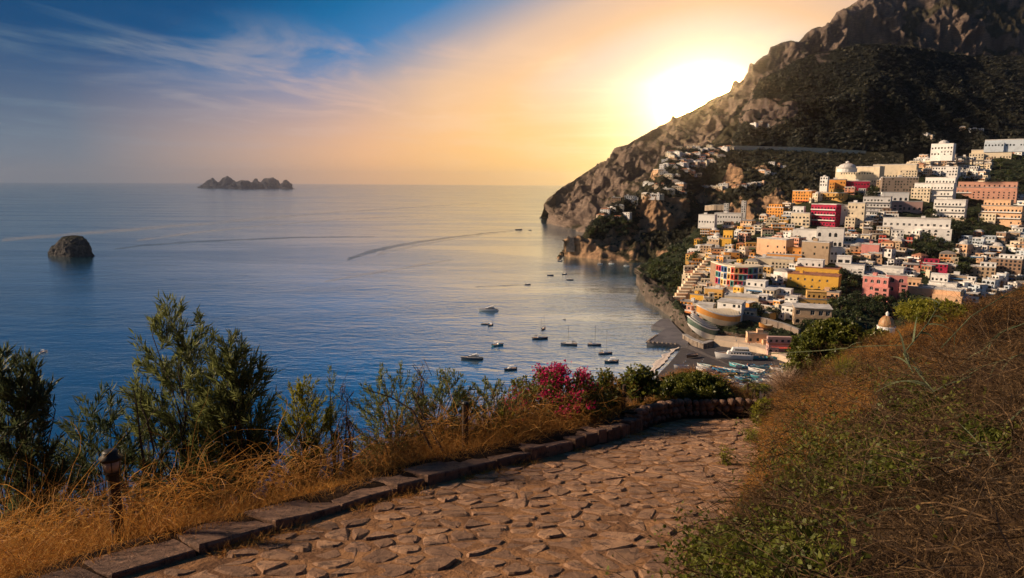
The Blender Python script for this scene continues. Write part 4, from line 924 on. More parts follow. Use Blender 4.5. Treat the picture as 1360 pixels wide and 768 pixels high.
# watchtower on the point
p = atz(759, 340, 0); p = at(758, 322, 1013); e = empty('watchtower', p, R(-8), 'squat square stone watchtower on the tip of the sea point', 'tower')
g = MB(); g.lathe([(9.5, -14), (7.6, 0), (7.0, 6.5), (7.5, 6.8), (7.5, 8.2)], 4); o = g.build('tower_body', M_STONE, e); o.rotation_euler.z = R(45)
g = MB()
for k in range(4):
    for j in (-3.4, 0, 3.4):
        M = Matrix.Rotation(k * math.pi / 2, 4, 'Z'); g.box(j - .8, j + .8, 4.5, 5.2, 8.2, 9.3, 0, M)
g.build('battlements', M_STONE, e)
wall_strip('retaining_wall', [(763, 327, 1012), (775, 328, 1012), (786, 328, 1013)], 3.5, 5, M_STONE, 'low stone rampart running inland from the watchtower', 'wall', cap=M_ROOFG)

# zigzag steps climbing the seaward edge of the town
P = [at(903, 402, 572), at(914, 385, 600), at(926, 370, 625), (at(938, 357, 655)), at(950, 342, 690)]
e = empty('stairway', P[0], 0, 'long pale flight of stone steps climbing the seaward edge of the town', 'stairway'); n = 0
for i in range(4):
    a, b = P[i] - P[0], P[i + 1] - P[0]; k = 8
    for j in range(k):
        p = a.lerp(b, j / k); q = MB(); w2 = 5.2 + 1.2 * (j % 2); q.box(-w2, w2 * .6, -1.5, 4.5, -5, 1.8 + (j % 2) * .8)
        o = q.build('step', WM['cream'] if (j + i) % 3 else WM['peach'], e); o.location = p + Vector((0, 0, 1.0)); n += 1
# ================================================================== TREES AND SCRUB ON THE HILLS
M_LEAFD = leaf_mat('dark_foliage', (.018, .030, .012), (.045, .062, .020), trans=.2, scale=.25)
M_LEAFG = leaf_mat('warm_green_foliage', (.035, .055, .012), (.095, .105, .022), trans=.3, scale=.25)
M_BARK = mat('bark', (.10, .07, .05), (.05, .035, .028), rough=.95, scale=6, bump=.6, dist=.02)
def crown_arrays(n, lumps, size, rng, up=.3):
    """many small leaf-sized faces scattered through lumpy volumes"""
    C = np.array([l[:3] for l in lumps]); Rr = np.array([l[3] for l in lumps]); w = Rr ** 2; k = rng.choice(len(lumps), n, p=w / w.sum())
    d = rng.normal(size=(n, 3)); d /= np.linalg.norm(d, axis=1, keepdims=True); rad = Rr[k] * rng.uniform(.62, 1.08, n)
    p = C[k] + d * rad[:, None] * np.array([1, 1, .82])
    nrm = d + rng.normal(size=(n, 3)) * .7 + np.array([0, 0, up]); nrm /= np.linalg.norm(nrm, axis=1, keepdims=True)
    t = np.cross(nrm, rng.normal(size=(n, 3))); t /= np.linalg.norm(t, axis=1, keepdims=True); b = np.cross(nrm, t)
    s = size * rng.uniform(.5, 1.3, n)[:, None]
    V = np.stack([p - t * s, p - b * s * .6, p + t * s, p + b * s * .6], 1).reshape(-1, 3)
    return V, np.arange(4 * n).reshape(n, 4)
def round_tree(k, h, matl, n=230):
    rng = np.random.default_rng(k); r = h * .34
    lumps = [(0, 0, h * .66, r)] + [(math.cos(a) * r * .65, math.sin(a) * r * .65, h * (.50 + .22 * rng.random()), r * rng.uniform(.5, .72)) for a in rng.uniform(0, 6.28, 5)]
    V, FA = crown_arrays(n, lumps, h * .075, rng); cm = npmesh('crown', V, FA, matl)
    g = MB(); g.tube([(0, 0, -1), (h * .01, 0, h * .3), (h * .02, h * .01, h * .6)], [h * .04, h * .03, h * .015], 5)
    for a in (0.5, 2.6, 4.5): g.tube([(h * .01, 0, h * .3), (math.cos(a) * r * .6, math.sin(a) * r * .6, h * .58)], [h * .018, h * .006], 4)
    return cm, g.mesh('trunk', M_BARK)
def cypress(k, h, matl):
    rng = np.random.default_rng(k); lumps = [(rng.normal() * h * .01, rng.normal() * h * .01, h * t, h * (.15 * math.sin(math.pi * min(1, (t * .85 + .17))) ** .7 + .02)) for t in np.linspace(.1, .93, 9)]
    V, FA = crown_arrays(420, lumps, h * .045, rng); g = MB(); g.tube([(0, 0, -1), (0, 0, h * .5)], [h * .025, h * .01], 5)
    return npmesh('crown', V, FA, matl), g.mesh('trunk', M_BARK)
TV = [round_tree(i, 7.0, M_LEAFD if i % 3 else M_LEAFG) for i in range(6)]; CV = [cypress(20 + i, 16, M_LEAFD) for i in range(2)]
def put_tree(p, s, v, rz, label, group, name='tree'):
    e = empty(name, p, rz, label, 'tree', group); e.scale = (s, s, s * random.uniform(.85, 1.15))
    link('crown', v[0], e); link('trunk', v[1], e); return e
rt = random.Random(8)
def scatter_px(n, fn, bvh, label, group, s0, s1, mind=4.0, near=False):
    out = []; k = 0
    while len(out) < n and k < n * 30:
        k += 1; x, y = fn()
        if any(abs(x - a) < mind and abs(y - b) < mind * .7 for a, b in out): continue
        p = hit(bvh, x, y)
        if p is None or inhero(x, y, -1): continue
        out.append((x, y)); lb = label
        if near: d_, l_ = near_mark(x, y); lb = f"{label}, {d_} the {l_}"; lb = ' '.join(lb.split()[:16])
        put_tree(p - Vector((0, 0, .4)), rt.uniform(s0, s1), rt.choice(TV), rt.uniform(0, 6.28), lb, group)
def in_green():
    a, b, c, d = rt.choices(GREEN, [(g[2] - g[0]) * (g[3] - g[1]) + 60 for g in GREEN])[0]; return rt.uniform(a, c), rt.uniform(b + 2, d)
scatter_px(150, in_green, town_bvh, 'dark rounded garden tree', 'garden trees between the town houses', .8, 1.6, 4, True)
def cliff_wood():
    while True:
        x, y = rt.uniform(858, 940), rt.uniform(318, 400)
        if inpoly(x, y, [(856, 356), (880, 342), (905, 326), (932, 318), (925, 352), (905, 385), (888, 388), (862, 372)]): return x, y
scatter_px(70, cliff_wood, town_bvh, 'green tree in the cliff-edge wood', 'wood on the cliff edge', .9, 1.7, 4, True)
def point_wood():
    while True:
        x, y = rt.uniform(775, 850), rt.uniform(285, 320)
        if inpoly(x, y, [(777, 314), (786, 300), (812, 290), (842, 300), (850, 315), (820, 318)]): return x, y
scatter_px(34, point_wood, rav_bvh, 'dark tree on the slope behind the watchtower', 'trees behind the watchtower', 1.2, 2.0, 4)
def between():
    while True:
        x, y = rt.uniform(930, 1355), rt.uniform(215, 405)
        if inpoly(x, y, POLY): return x, y
scatter_px(46, between, town_bvh, 'small tree squeezed between stacked houses', 'trees squeezed between the town houses', .5, .9, 9, True)
for x, y, s, l in ((1157, 262, 1.35, 'tall black cypress beside the dark red house'), (1152, 264, 1.0, 'shorter cypress just left of the tall black cypress'), (1163, 264, .9, 'shorter cypress just right of the tall black cypress')):
    p = hit(town_bvh, x, y); tr = put_tree(p - Vector((0, 0, 2)), s, CV[0], x, l, None, 'cypress_tree')

def scrub(name, spots, size, matl, n=9, seed=1):
    rng = np.random.default_rng(seed); Vs = []; tot = 0; k = len(spots)
    P = np.repeat(np.array(spots), n, axis=0); m = len(P); s = np.repeat(rng.uniform(.5, 1.4, k), n) * size
    d = rng.normal(size=(m, 3)); d /= np.linalg.norm(d, axis=1, keepdims=True); d[:, 2] = np.abs(d[:, 2])
    p = P + d * s[:, None] * np.array([1, 1, .8]); nrm = d * .6 + rng.normal(size=(m, 3)) * .3 + np.array([-.2, -.3, .6]); nrm /= np.linalg.norm(nrm, axis=1, keepdims=True)
    t = np.cross(nrm, rng.normal(size=(m, 3))); t /= np.linalg.norm(t, axis=1, keepdims=True); b = np.cross(nrm, t); q = (s * .55)[:, None]
    V = np.stack([p - t * q, p - b * q * .8, p + t * q, p + b * q * .8], 1).reshape(-1, 3)
    tag(link(name, npmesh(name, V, np.arange(4 * m).reshape(m, 4), matl)), kind='stuff')
def scrub_spots(n, x0, x1, y0, y1, bvh, cond=None, seed=3, maxy=4000):
    r = random.Random(seed); out = []
    for _ in range(n):
        x, y = r.uniform(x0, x1), r.uniform(y0, y1)
        if cond and not cond(x, y): continue
        p = hit(bvh, x, y)
        if p is not None and p.z > 2 and p.y < maxy: out.append(tuple(p))
    return out
M_SCRUB = leaf_mat('hill_scrub', (.012, .014, .009), (.036, .034, .017), trans=.15, scale=.03)
ROCKZ = ROCK_RAV + ROCK_MID
def not_rock(x, y): return not any(inpoly(x, y, q) for q in ROCKZ)

scrub('hillside_scrub', scrub_spots(5200, 780, 1195, 198, 345, rav_bvh, not_rock, 3, 1420), 3.4, M_SCRUB, 8, 2)
scrub('hillside_scrub', scrub_spots(5200, 975, 1360, 60, 200, mid_bvh, not_rock, 4, 2400), 4.2, M_SCRUB, 9, 3)
M_UNDER = leaf_mat('garden_growth', (.012, .022, .010), (.040, .055, .018), trans=.2, scale=.1)
scrub('hillside_scrub', scrub_spots(9000, 855, 1360, 200, 460, town_bvh, lambda x, y: not inhero(x, y, -1) and (ingreen(x, y) or (x + y * 3) % 7 < 2.2), 5, 1100), 1.6, M_UNDER, 9, 4)

# ================================================================== BOATS
M_HULLW = mat('white_gelcoat', (.78, .77, .75), rough=.25); M_HULLD = mat('navy_hull', (.03, .05, .09), rough=.25); M_DECK = mat('teak_deck', (.38, .24, .14), (.30, .18, .10), rough=.7, scale=3)
M_BW = mat('boat_window', (.015, .02, .025), rough=.12); M_ANTI = mat('red_antifouling', (.35, .06, .04), rough=.6)
BC = {'blue': mat('boat_blue', (.05, .20, .38), rough=.45), 'orange': mat('boat_orange', (.65, .26, .06), rough=.45), 'white': M_HULLW, 'turquoise': mat('boat_turquoise', (.08, .36, .42), rough=.45),
      'navy': M_HULLD, 'wooden': mat('boat_wood', (.30, .17, .09), (.20, .11, .06), rough=.6, scale=2), 'grey': mat('boat_grey', (.32, .34, .36), rough=.6), 'yellow': mat('boat_yellow', (.65, .45, .10), rough=.45)}
def hull_mb(L, B, H, draft=.4, n=12, bow=1.25):
    """lofted hull, bow at +x; returns hull shell and deck outline"""
    g = MB(); rings = []
    for i in range(n + 1):
        t = i / n; x = -L / 2 + L * t; w = B / 2 * (min(1, (1 - t) * 2.6) ** .62) * (.86 + .14 * min(1, t * 4)); w = max(w, .02); sh = H * (1 + (bow - 1) * t ** 2)
        rings.append([(x + (.06 * L * t ** 3 * k), s * w * q, -draft + (sh + draft) * k) for (s, q, k) in ((-1, 1, 1), (-1, .93, .55), (-1, .62, .12), (0, 0, 0), (1, .62, .12), (1, .93, .55), (1, 1, 1))])
    vs = [p for r in rings for p in r]; fs = [(i * 7 + j, (i + 1) * 7 + j, (i + 1) * 7 + j + 1, i * 7 + j + 1) for i in range(n) for j in range(6)]
    fs.append((0, 1, 2, 3, 4, 5, 6)); g.add(vs, fs); return g, [r[0] for r in rings], [r[6] for r in rings]
def deck_mb(a, b, drop=.12, x0=-1e9):
    g = MB()
    for i in range(len(a) - 1):
        q = [Vector(a[i]), Vector(a[i + 1]), Vector(b[i + 1]), Vector(b[i])]; q = [Vector((v.x, v.y * .97, v.z - drop)) for v in q]; g.quad(*q)
    return g
def cabin(g, x0, x1, w0, w1, z0, z1, rake0=.3, rake1=.8, mi=0):
    vs = [(x0, -w0, z0), (x1, -w1, z0), (x1, w1, z0), (x0, w0, z0), (x0 + rake0, -w0 * .88, z1), (x1 - rake1, -w1 * .8, z1), (x1 - rake1, w1 * .8, z1), (x0 + rake0, w0 * .88, z1)]
    g.add(vs, [(0, 3, 2, 1), (4, 5, 6, 7), (0, 1, 5, 4), (1, 2, 6, 5), (2, 3, 7, 6), (3, 0, 4, 7)], mi)
def boat_base(name, p, rz, label, cat, group, L, B, H, hm, dm=None, draft=.5):
    e = empty(name, p, rz, label, cat, group); g, a, b = hull_mb(L, B, H, draft); g.build('hull', hm, e, True); deck_mb(a, b).build('deck', dm or M_DECK, e)
    r = MB(); r.tube(a, .05 * max(1, L / 8), 4); r.tube(b, .05 * max(1, L / 8), 4); r.build('gunwale', M_HULLW, e); return e
def yacht(p, rz, L, label, dark=False, name='motor_yacht', group='motor yachts at anchor'):
    e = boat_base(name, p, rz, label, 'yacht', group, L, L * .24, L * .095, M_HULLD if dark else M_HULLW)
    z = L * .095; g = MB(); cabin(g, -L * .34, L * .22, L * .095, L * .07, z - .1, z + L * .075, .2, L * .07); g.build('cabin', M_HULLW, e)
    g = MB(); cabin(g, -L * .32, L * .205, L * .097, L * .073, z + L * .022, z + L * .058, .1, L * .035); g.build('cabin_window', M_BW, e)
    g = MB(); cabin(g, -L * .30, L * .05, L * .085, L * .07, z + L * .0755, z + L * .13, .15, L * .06); g.build('flybridge', M_HULLW, e)
    g = MB(); cabin(g, -L * .22, L * .035, L * .086, L * .071, z + L * .092, z + L * .116, .1, L * .03); g.build('bridge_window', M_BW, e)
    g = MB(); g.box(-L * .30, -L * .08, -L * .08, L * .08, z + L * .155, z + L * .163); [g.tube([(x, y, z + L * .12), (x, y, z + L * .156)], .06, 4) for x in (-L * .29, -L * .1) for y in (-L * .07, L * .07)]; g.build('hardtop', M_HULLW, e)
    g = MB(); g.tube([(-L * .2, 0, z + L * .16), (-L * .22, 0, z + L * .21)], [.12, .05], 5); g.box(-L * .24, -L * .18, -.5, .5, z + L * .19, z + L * .195); g.build('radar_mast', M_HULLW, e)
    g = MB(); g.box(-L * .54, -L * .5, -L * .08, L * .08, .2, .45); g.build('swim_platform', M_DECK, e)
    return e
def sailboat(p, rz, L, label, mast=1.25, furled=True):
    e = boat_base('sailboat', p, rz, label, 'sailboat', 'sailboats at anchor off the beach', L, L * .29, L * .10, M_HULLD)
    z = L * .10; g = MB(); cabin(g, -L * .15, L * .22, L * .09, L * .06, z - .05, z + L * .05, .1, .6); g.build('coachroof', M_HULLW, e)
    g = MB(); g.tube([(L * .08, 0, z), (L * .08, 0, z + L * mast)], [L * .012, L * .007], 6); g.build('mast', M_METAL, e)
    g = MB(); g.tube([(L * .08, 0, z + L * .12), (-L * .34, 0, z + L * .11)], [L * .012, L * .018], 6); g.build('boom', M_HULLW, e)
    g = MB()
    for q in ((L * .5, 0, z * 1.2), (-L * .49, 0, z), (0, L * .14, z), (0, -L * .14, z)): g.tube([(L * .08, 0, z + L * mast * .97), q], L * .002 + .01, 3)
    g.build('rigging', M_METAL, e)
    g = MB(); g.box(-L * .36, -L * .16, -L * .1, L * .1, z + L * .13, z + L * .14); g.build('bimini', BC['navy'], e); return e
def motorboat(p, rz, L, label, colr='white', canopy=False, name='motorboat', group='small motorboats in the bay', outboard=True):
    e = boat_base(name, p, rz, label, 'boat', group, L, L * .34, L * .12, BC[colr], M_DECK, .3)
    z = L * .12; g = MB(); cabin(g, -L * .02, L * .26, L * .12, L * .07, z - .05, z + L * .08, .5, .8); g.build('console', M_HULLW, e)
    g = MB(); cabin(g, L * .02, L * .20, L * .122, L * .085, z + L * .035, z + L * .065, .2, .3); g.build('windscreen', M_BW, e)
    if canopy:
        g = MB(); g.box(-L * .3, L * .08, -L * .13, L * .13, z + L * .2, z + L * .215); [g.tube([(x, y, z), (x, y, z + L * .2)], .04, 4) for x in (-L * .28, L * .05) for y in (-L * .12, L * .12)]; g.build('canopy', M_HULLW, e)
    if outboard: g = MB(); g.box(-L * .56, -L * .48, -.2, .2, .2, z + .5); g.build('outboard_motor', M_HULLD, e)
    return e
def rowboat(p, rz, L, label, colr, colr2, group, tilt=0):
    e = empty('beached_boat', p, rz, label, 'boat', group); e.rotation_euler.x = tilt; g, a, b = hull_mb(L, L * .33, L * .11, .25, 8, 1.4); g.build('hull', BC[colr], e, True)
    deck_mb(a, b, L * .05).build('inner_floor', BC[colr2], e); g = MB()
    for x in (-L * .25, 0, L * .2): g.box(x - .14, x + .14, -L * .135, L * .135, L * .085, L * .1)
    g.build('bench', M_DECK, e); g = MB(); g.tube(a, .05, 4); g.tube(b, .05, 4); g.build('gunwale', BC[colr2] if colr2 != 'wooden' else M_HULLW, e); return e
def W(x, y): return atz(x, y, 0)
yacht(W(649, 413), R(188), 24 / ppm(W(649, 413)) * 1.02, 'white two-deck motor yacht, the farther of the two big yachts at anchor')
yacht(W(627, 477), R(176), 28 / ppm(W(627, 477)) * 1.0, 'white-topped motor yacht with a dark hull lying just above the shrubs', True)
motorboat(W(661, 459), R(30), 8.5, 'motorboat with a small sunroof between the two big yachts', 'turquoise', True)
motorboat(W(652, 432), R(60), 6.5, 'right one of two small tenders behind the far yacht', 'navy', True)
motorboat(W(644, 431), R(170), 6, 'left one of two small tenders behind the far yacht', 'navy')
motorboat(W(678, 491), R(200), 7.5, 'dark motorboat just above the shrubs right of the dark hulled yacht', 'navy', True)
motorboat(W(812, 481), R(190), 8.5, 'low dark motorboat, the anchored boat closest to the beach', 'navy', True)
motorboat(W(749, 424.5), R(120), 3.5, 'tiny dark dinghy alone in the golden water', 'navy')
motorboat(W(58, 468), R(80), 5.5, 'small white boat alone on the dark blue water at the far left', 'white', True)
motorboat(W(689, 305.5), R(15), 16, 'distant speedboat at the head of the long wake', 'navy', False)
motorboat(W(701, 378.3), R(10), 6, 'small dark boat drawing a short wake toward the cove', 'navy')
for x, y, c, l in ((731, 366, 'navy', 'leftmost of three small boats off the watchtower point'), (750, 364.5, 'navy', 'second of three small boats off the watchtower point'), (757, 372, 'navy', 'lowest of three small boats off the watchtower point'), (744, 347, 'navy', 'speck of a boat off the end of the watchtower rocks'),
                (797, 351, 'white', 'left white boat moored in the shaded cove'), (812, 350.5, 'white', 'middle white boat moored in the shaded cove'), (832, 353.5, 'white', 'right white boat moored in the shaded cove'), (704, 306, 'navy', 'far dark boat to the right of the wake in the golden water')):
    motorboat(W(x, y), rt.uniform(-.5, .9), 7.5, l, c, c == 'white')
sailboat(W(717, 450), R(8), 11, 'sailboat with a stubby cabin and bare mast, leftmost of the sailboats')
sailboat(W(756, 458), R(172), 11, 'sailboat with a pale bimini, second of the anchored row from the left', 1.15)
sailboat(W(789, 458.5), R(-5), 9, 'slim sailboat with a tall bare mast, third of the anchored row', 1.5)
sailboat(W(804, 470), R(10), 9, 'small sailboat with the tallest mast, lying nearest the beach foam', 1.7)
sailboat(W(722, 437), R(70), 8, 'sailboat seen end-on just behind the leftmost sailboat', 1.3)
sailboat(W(860, 454), R(60), 5, 'tiny sailboat tied beside the pier', 1.0)
# boats drawn up on the beach, among them a white excursion ferry
bz = lambda x, y: atz(x, y, 1.9)
def ferry():
    p = bz(975, 478); L = 46 / ppm(p) ; e = boat_base('excursion_boat', p + Vector((0, 0, .5)), R(172), 'large white excursion boat hauled up on the dark beach', 'boat', None, L, L * .24, L * .085, M_HULLW)
    z = L * .085
    for k, (a, b, nm) in enumerate(((-.42, .22, 'lower_saloon'), (-.38, .10, 'upper_deck'))):
        g = MB(); cabin(g, L * a, L * b, L * .1, L * .07, z + k * L * .06, z + (k + 1) * L * .06 - .02, .1, 1.0); g.build(nm, M_HULLW, e)
        for j in range(7):
            x = L * a + (L * (b - a) - 2) * (j + .6) / 7
            for s in (-1, 1): q = MB(); q.box(x - .55, x + .55, s * L * .1 - .04, s * L * .1 + .04, z + k * L * .06 + L * .02, z + k * L * .06 + L * .045); q.build('cabin_window', M_BW, e)
    g = MB(); g.tube([(-L * .1, 0, z + L * .12), (-L * .1, 0, z + L * .2)], .1, 5); g.build('radar_mast', M_METAL, e); e.scale = (1, 1.25, 1.7)
ferry()
rb = random.Random(12); NB = 0; bp = []
cl = ['white', 'blue', 'orange', 'turquoise', 'white', 'white', 'white', 'blue', 'turquoise', 'yellow', 'grey']
def beach_boat(x, y, L, c, c2, where):
    global NB
    p = bz(x, y); rb_ = rowboat(p, rb.uniform(2.3, 4.2), L, f"{c} rowing boat with {c2} inside, {where}", c, c2, 'boats drawn up on the dark beach', rb.uniform(-.12, .12)); rb_.scale.z = 1.7; NB += 1; bp.append((x, y))
for x, y, L, c, c2, wh in ((905, 489, 8.5, 'white', 'blue', 'lying alone on the open sand left of the others'), (919, 474, 8, 'wooden', 'white', 'alone on the sand toward the quay'), (932, 492, 7, 'white', 'blue', 'at the left edge of the crowded rows'), (950, 489, 5.5, 'orange', 'yellow', 'small one at the top of the rows'),
                          (927, 498, 6, 'orange', 'white', 'lowest at the left of the rows'), (943, 498, 6, 'blue', 'white', 'beside the orange boat low in the rows'), (958, 491, 6, 'orange', 'white', 'right of the small orange boat'), (967, 492, 5.5, 'white', 'turquoise', 'below the bow of the excursion boat')): beach_boat(x, y, L, c, c2, wh)
k = 0
while NB < 92 and k < 4000:
    k += 1
    if rb.random() < .68: x, y = rb.uniform(935, 1062), rb.uniform(487, 516); wh = ('in the rows at the shrub end of the beach' if y > 502 else 'in the middle rows of the beach' if x < 1000 else 'in the rows under the palm')
    else: x, y = rb.uniform(955, 1052), rb.uniform(462, 478); wh = 'close under the promenade wall'
    if 950 < x < 1006 and 466 < y < 486: continue
    if any(abs(x - a) < 6.5 and abs(y - b) < 2.5 for a, b in bp): continue
    if y < 466 + (x - 955) * .12: continue
    beach_boat(x, y, rb.uniform(6.0, 9.5), rb.choice(cl), rb.choice(['white', 'blue', 'wooden', 'turquoise', 'grey']), wh)

# ================================================================== PEOPLE on the promenade and beach (a few pixels tall)
def person_mesh(pose, shirt, legs, skin):
    me = bpy.data.meshes.new('body'); w = .16 * pose
    v = [(0, 0, .95), (0, 0, 1.2), (0, 0, 1.42), (0, 0, 1.52), (0, -.01, 1.66), (0, -.01, 1.76), (.20, 0, 1.40), (.28, .02, 1.14), (.27, -.08 * pose, .90), (-.20, 0, 1.40), (-.28, .02, 1.14), (-.27, .08 * pose, .90),
         (.11, 0, .90), (.12, -w, .50), (.12, -w * .7 + .04, .06), (.12, -w * .7 - .12, .03), (-.11, 0, .90), (-.12, w, .50), (-.12, w * 1.5 + .04, .06), (-.12, w * 1.5 - .12, .03)]
    e = [(0, 1), (1, 2), (2, 3), (3, 4), (4, 5), (2, 6), (6, 7), (7, 8), (2, 9), (9, 10), (10, 11), (0, 12), (12, 13), (13, 14), (14, 15), (0, 16), (16, 17), (17, 18), (18, 19)]
    me.from_pydata(v, e, []); o = bpy.data.objects.new('tmp', me); col.objects.link(o); m = o.modifiers.new('s', 'SKIN'); r = [.15, .13, .16, .06, .10, .085, .07, .05, .04, .07, .05, .04, .10, .07, .05, .04, .10, .07, .05, .04]
    for i, x in enumerate(me.skin_vertices[0].data): x.radius = (x_ := r[i], r[i] * .8); x.use_root = i == 0
    o.modifiers.new('u', 'SUBSURF').levels = 1
    me2 = bpy.data.meshes.new_from_object(o.evaluated_get(bpy.context.evaluated_depsgraph_get())); me2.name = 'body'; bpy.data.objects.remove(o)
    for q in (shirt, legs, skin): me2.materials.append(q)
    for p in me2.polygons: p.material_index = 2 if p.center.z > 1.5 or (abs(p.center.x) > .24 and p.center.z < 1.2) else 0 if p.center.z > .93 else 1; p.use_smooth = True
    return me2
M_SKIN = mat('skin', (.42, .25, .17), rough=.6); CL = [('white', M_TRIM), ('blue', BC['blue']), ('red', WM['red']), ('dark', M_HULLD), ('orange', BC['orange'])]
PM = {}
for nm, sh in CL:
    for pz in (0, 1, 2): PM[(nm, pz)] = person_mesh([.2, 1.0, -.8][pz], sh, M_HULLD if nm != 'dark' else WM['beige'], M_SKIN)
rp = random.Random(5)
for i in range(30):
    t = rp.random()
    if i < 20: x = 962 + 80 * t; y = 447 + 14 * t + rp.uniform(-6, 6); p = atz(x, y, PZ + .12); g_ = 'people strolling on the promenade'
    else: x = rp.uniform(905, 1000); y = rp.uniform(470, 500); p = bz(x, y); g_ = 'people on the dark beach'
    if i < 20:
        pass
    c = rp.choice(CL)[0]; pz = rp.randint(0, 2)
    o = link('person', PM[(c, pz)], None, p, rp.uniform(0, 6.28)); h_ = ['standing', 'mid-stride', 'walking'][pz]
    tag(o, f"{h_} person in a {c} shirt " + ('on the promenade terrace above the boats' if i < 20 else 'on the dark sand among the boats'), 'person', g_)
# ================================================================== THE NEAR PATH
SL = .20                                                        # the path falls away from the camera
def zp(y): return EYE - 1.7 - SL * y
def onp(px, py, up=0.0):
    r = ray(px, py); t = (-1.7 + up) / (r.z + SL * r.y); return CP + r * t
LPX = [(60, 800), (170, 762), (300, 727), (412, 690), (510, 662), (562, 646), (620, 632), (680, 618), (742, 603), (789, 592), (830, 581), (855, 571), (876, 562), (905, 556), (950, 555), (1012, 556)]
RPX = [(1012, 556), (1009, 600), (990, 650), (962, 705), (925, 768)]
LP = [onp(*p) for p in LPX]; RP = [onp(*p) for p in RPX]
d0 = (LP[0] - LP[2]).normalized(); d1 = (RP[-1] - RP[-3]).normalized()
LP = [LP[0] + Vector((d0.x, d0.y, 0)) * 9] + LP; RP = RP + [RP[-1] + Vector((d1.x, d1.y, 0)) * 3, RP[-1] + Vector((d1.x - .6, d1.y, 0)) * 11]
L2 = np.array([(p.x, p.y) for p in LP]); R2 = np.array([(p.x, p.y) for p in RP]); R2X = np.array([(RP[0].x + 5.5, RP[0].y + 14.0)] + [(p.x, p.y) for p in RP]); PATHPOLY = [(p.x, p.y) for p in LP] + [(p.x, p.y) for p in RP[1:]]
def dist_poly(X, Y, P):
    best = np.full(X.shape, 1e9)
    for (ax, ay), (bx, by) in zip(P[:-1], P[1:]):
        dx, dy = bx - ax, by - ay; t = np.clip(((X - ax) * dx + (Y - ay) * dy) / (dx * dx + dy * dy + 1e-12), 0, 1); best = np.minimum(best, np.hypot(X - ax - t * dx, Y - ay - t * dy))
    return best
def inside(X, Y):
    c = np.zeros(X.shape, bool); P = PATHPOLY; j = len(P) - 1
    for i in range(len(P)):
        (xi, yi), (xj, yj) = P[i], P[j]
        if abs(yj - yi) > 1e-12: c ^= ((yi > Y) != (yj > Y)) & (X < (xj - xi) * (Y - yi) / (yj - yi) + xi)
        j = i
    return c
def vnoise(X, Y, s, seed):
    r = np.random.default_rng(seed); G = r.random((64, 64)); x = X * s + 100; y = Y * s + 100; xi = np.floor(x).astype(int); yi = np.floor(y).astype(int); fx = x - xi; fy = y - yi
    fx = fx * fx * (3 - 2 * fx); fy = fy * fy * (3 - 2 * fy); g = lambda a, b: G[a % 64, b % 64]
    return (g(xi, yi) * (1 - fx) + g(xi + 1, yi) * fx) * (1 - fy) + (g(xi, yi + 1) * (1 - fx) + g(xi + 1, yi + 1) * fx) * fy - .5
BS1, BS2 = .56, .30
def gh(X, Y):
    """height of the near ground"""
    X = np.asarray(X, float); Y = np.asarray(Y, float); ins = inside(X, Y); dl = dist_poly(X, Y, L2); dr = dist_poly(X, Y, R2X); pl = EYE - 1.7 - SL * Y
    kh = np.interp(Y, [4, 6, 9, 10.5], [.03, .08, .20, .24])
    f = np.where(dl < .5, 0, np.where(dl < 2.0, (dl - .5) * .38, .57 + (dl - 2.0) * 1.15))
    zl = pl + kh * np.clip(dl / .2, 0, 1) - f + vnoise(X, Y, 1.1, 1) * .16 * np.clip(dl - .2, 0, 1) + vnoise(X, Y, .3, 2) * .5 * np.clip(dl - 1.5, 0, 1)
    b = np.where(dr < .25, dr * 1.1, np.where(dr < 3.6, .275 + (dr - .25) * BS1, .275 + 3.35 * BS1 + (dr - 3.6) * BS2)); b = np.where(dr > 12, b + (dr - 12) * -.5, b)
    back = 12.2 + .12 * np.clip(X - 5, 0, 8); zr = EYE - 1.7 - SL * np.minimum(Y, back) + b - np.clip(Y - back, 0, None) * 1.0 + (vnoise(X, Y, .8, 3) * .30 + vnoise(X, Y, 2.2, 4) * .12 + vnoise(X, Y, .35, 5) * .35) * np.clip(dr, 0, 1)
    w = 1 / (1 + np.exp(-(dl - dr) / .25)); z = zl * (1 - w) + zr * w
    z = np.where(ins, pl - .035, z); return np.maximum(z, -6)
def gz(x, y): return float(gh(np.array([x]), np.array([y]))[0])
def axis(a, b, c, d, st, gr=1.22):
    m = list(np.arange(b, c, st)); s = st; x = m[-1]
    while x < d: s *= gr; x += s; m.append(x)
    s = st; x = m[0]
    while x > a: s *= gr; x -= s; m.insert(0, x)
    return np.array(m)
XS = axis(-110, -6, 11, 120, .11); YS = axis(-60, 1.5, 15, 150, .11); GX, GY = np.meshgrid(XS, YS); GZ = gh(GX, GY)
idx = np.arange(GX.size).reshape(GX.shape); FA = np.stack([idx[:-1, :-1], idx[:-1, 1:], idx[1:, 1:], idx[1:, :-1]], -1).reshape(-1, 4)
M_EARTH = mat('dry_earth', (.045, .024, .013), (.018, .011, .007), rough=1.0, scale=3, world_co=True, bump=.8, bscale=9, dist=.05, spec=.1)
tag(link('near_ground', npmesh('near_ground', np.stack([GX, GY, GZ], -1).reshape(-1, 3), FA, M_EARTH, True)), kind='structure')

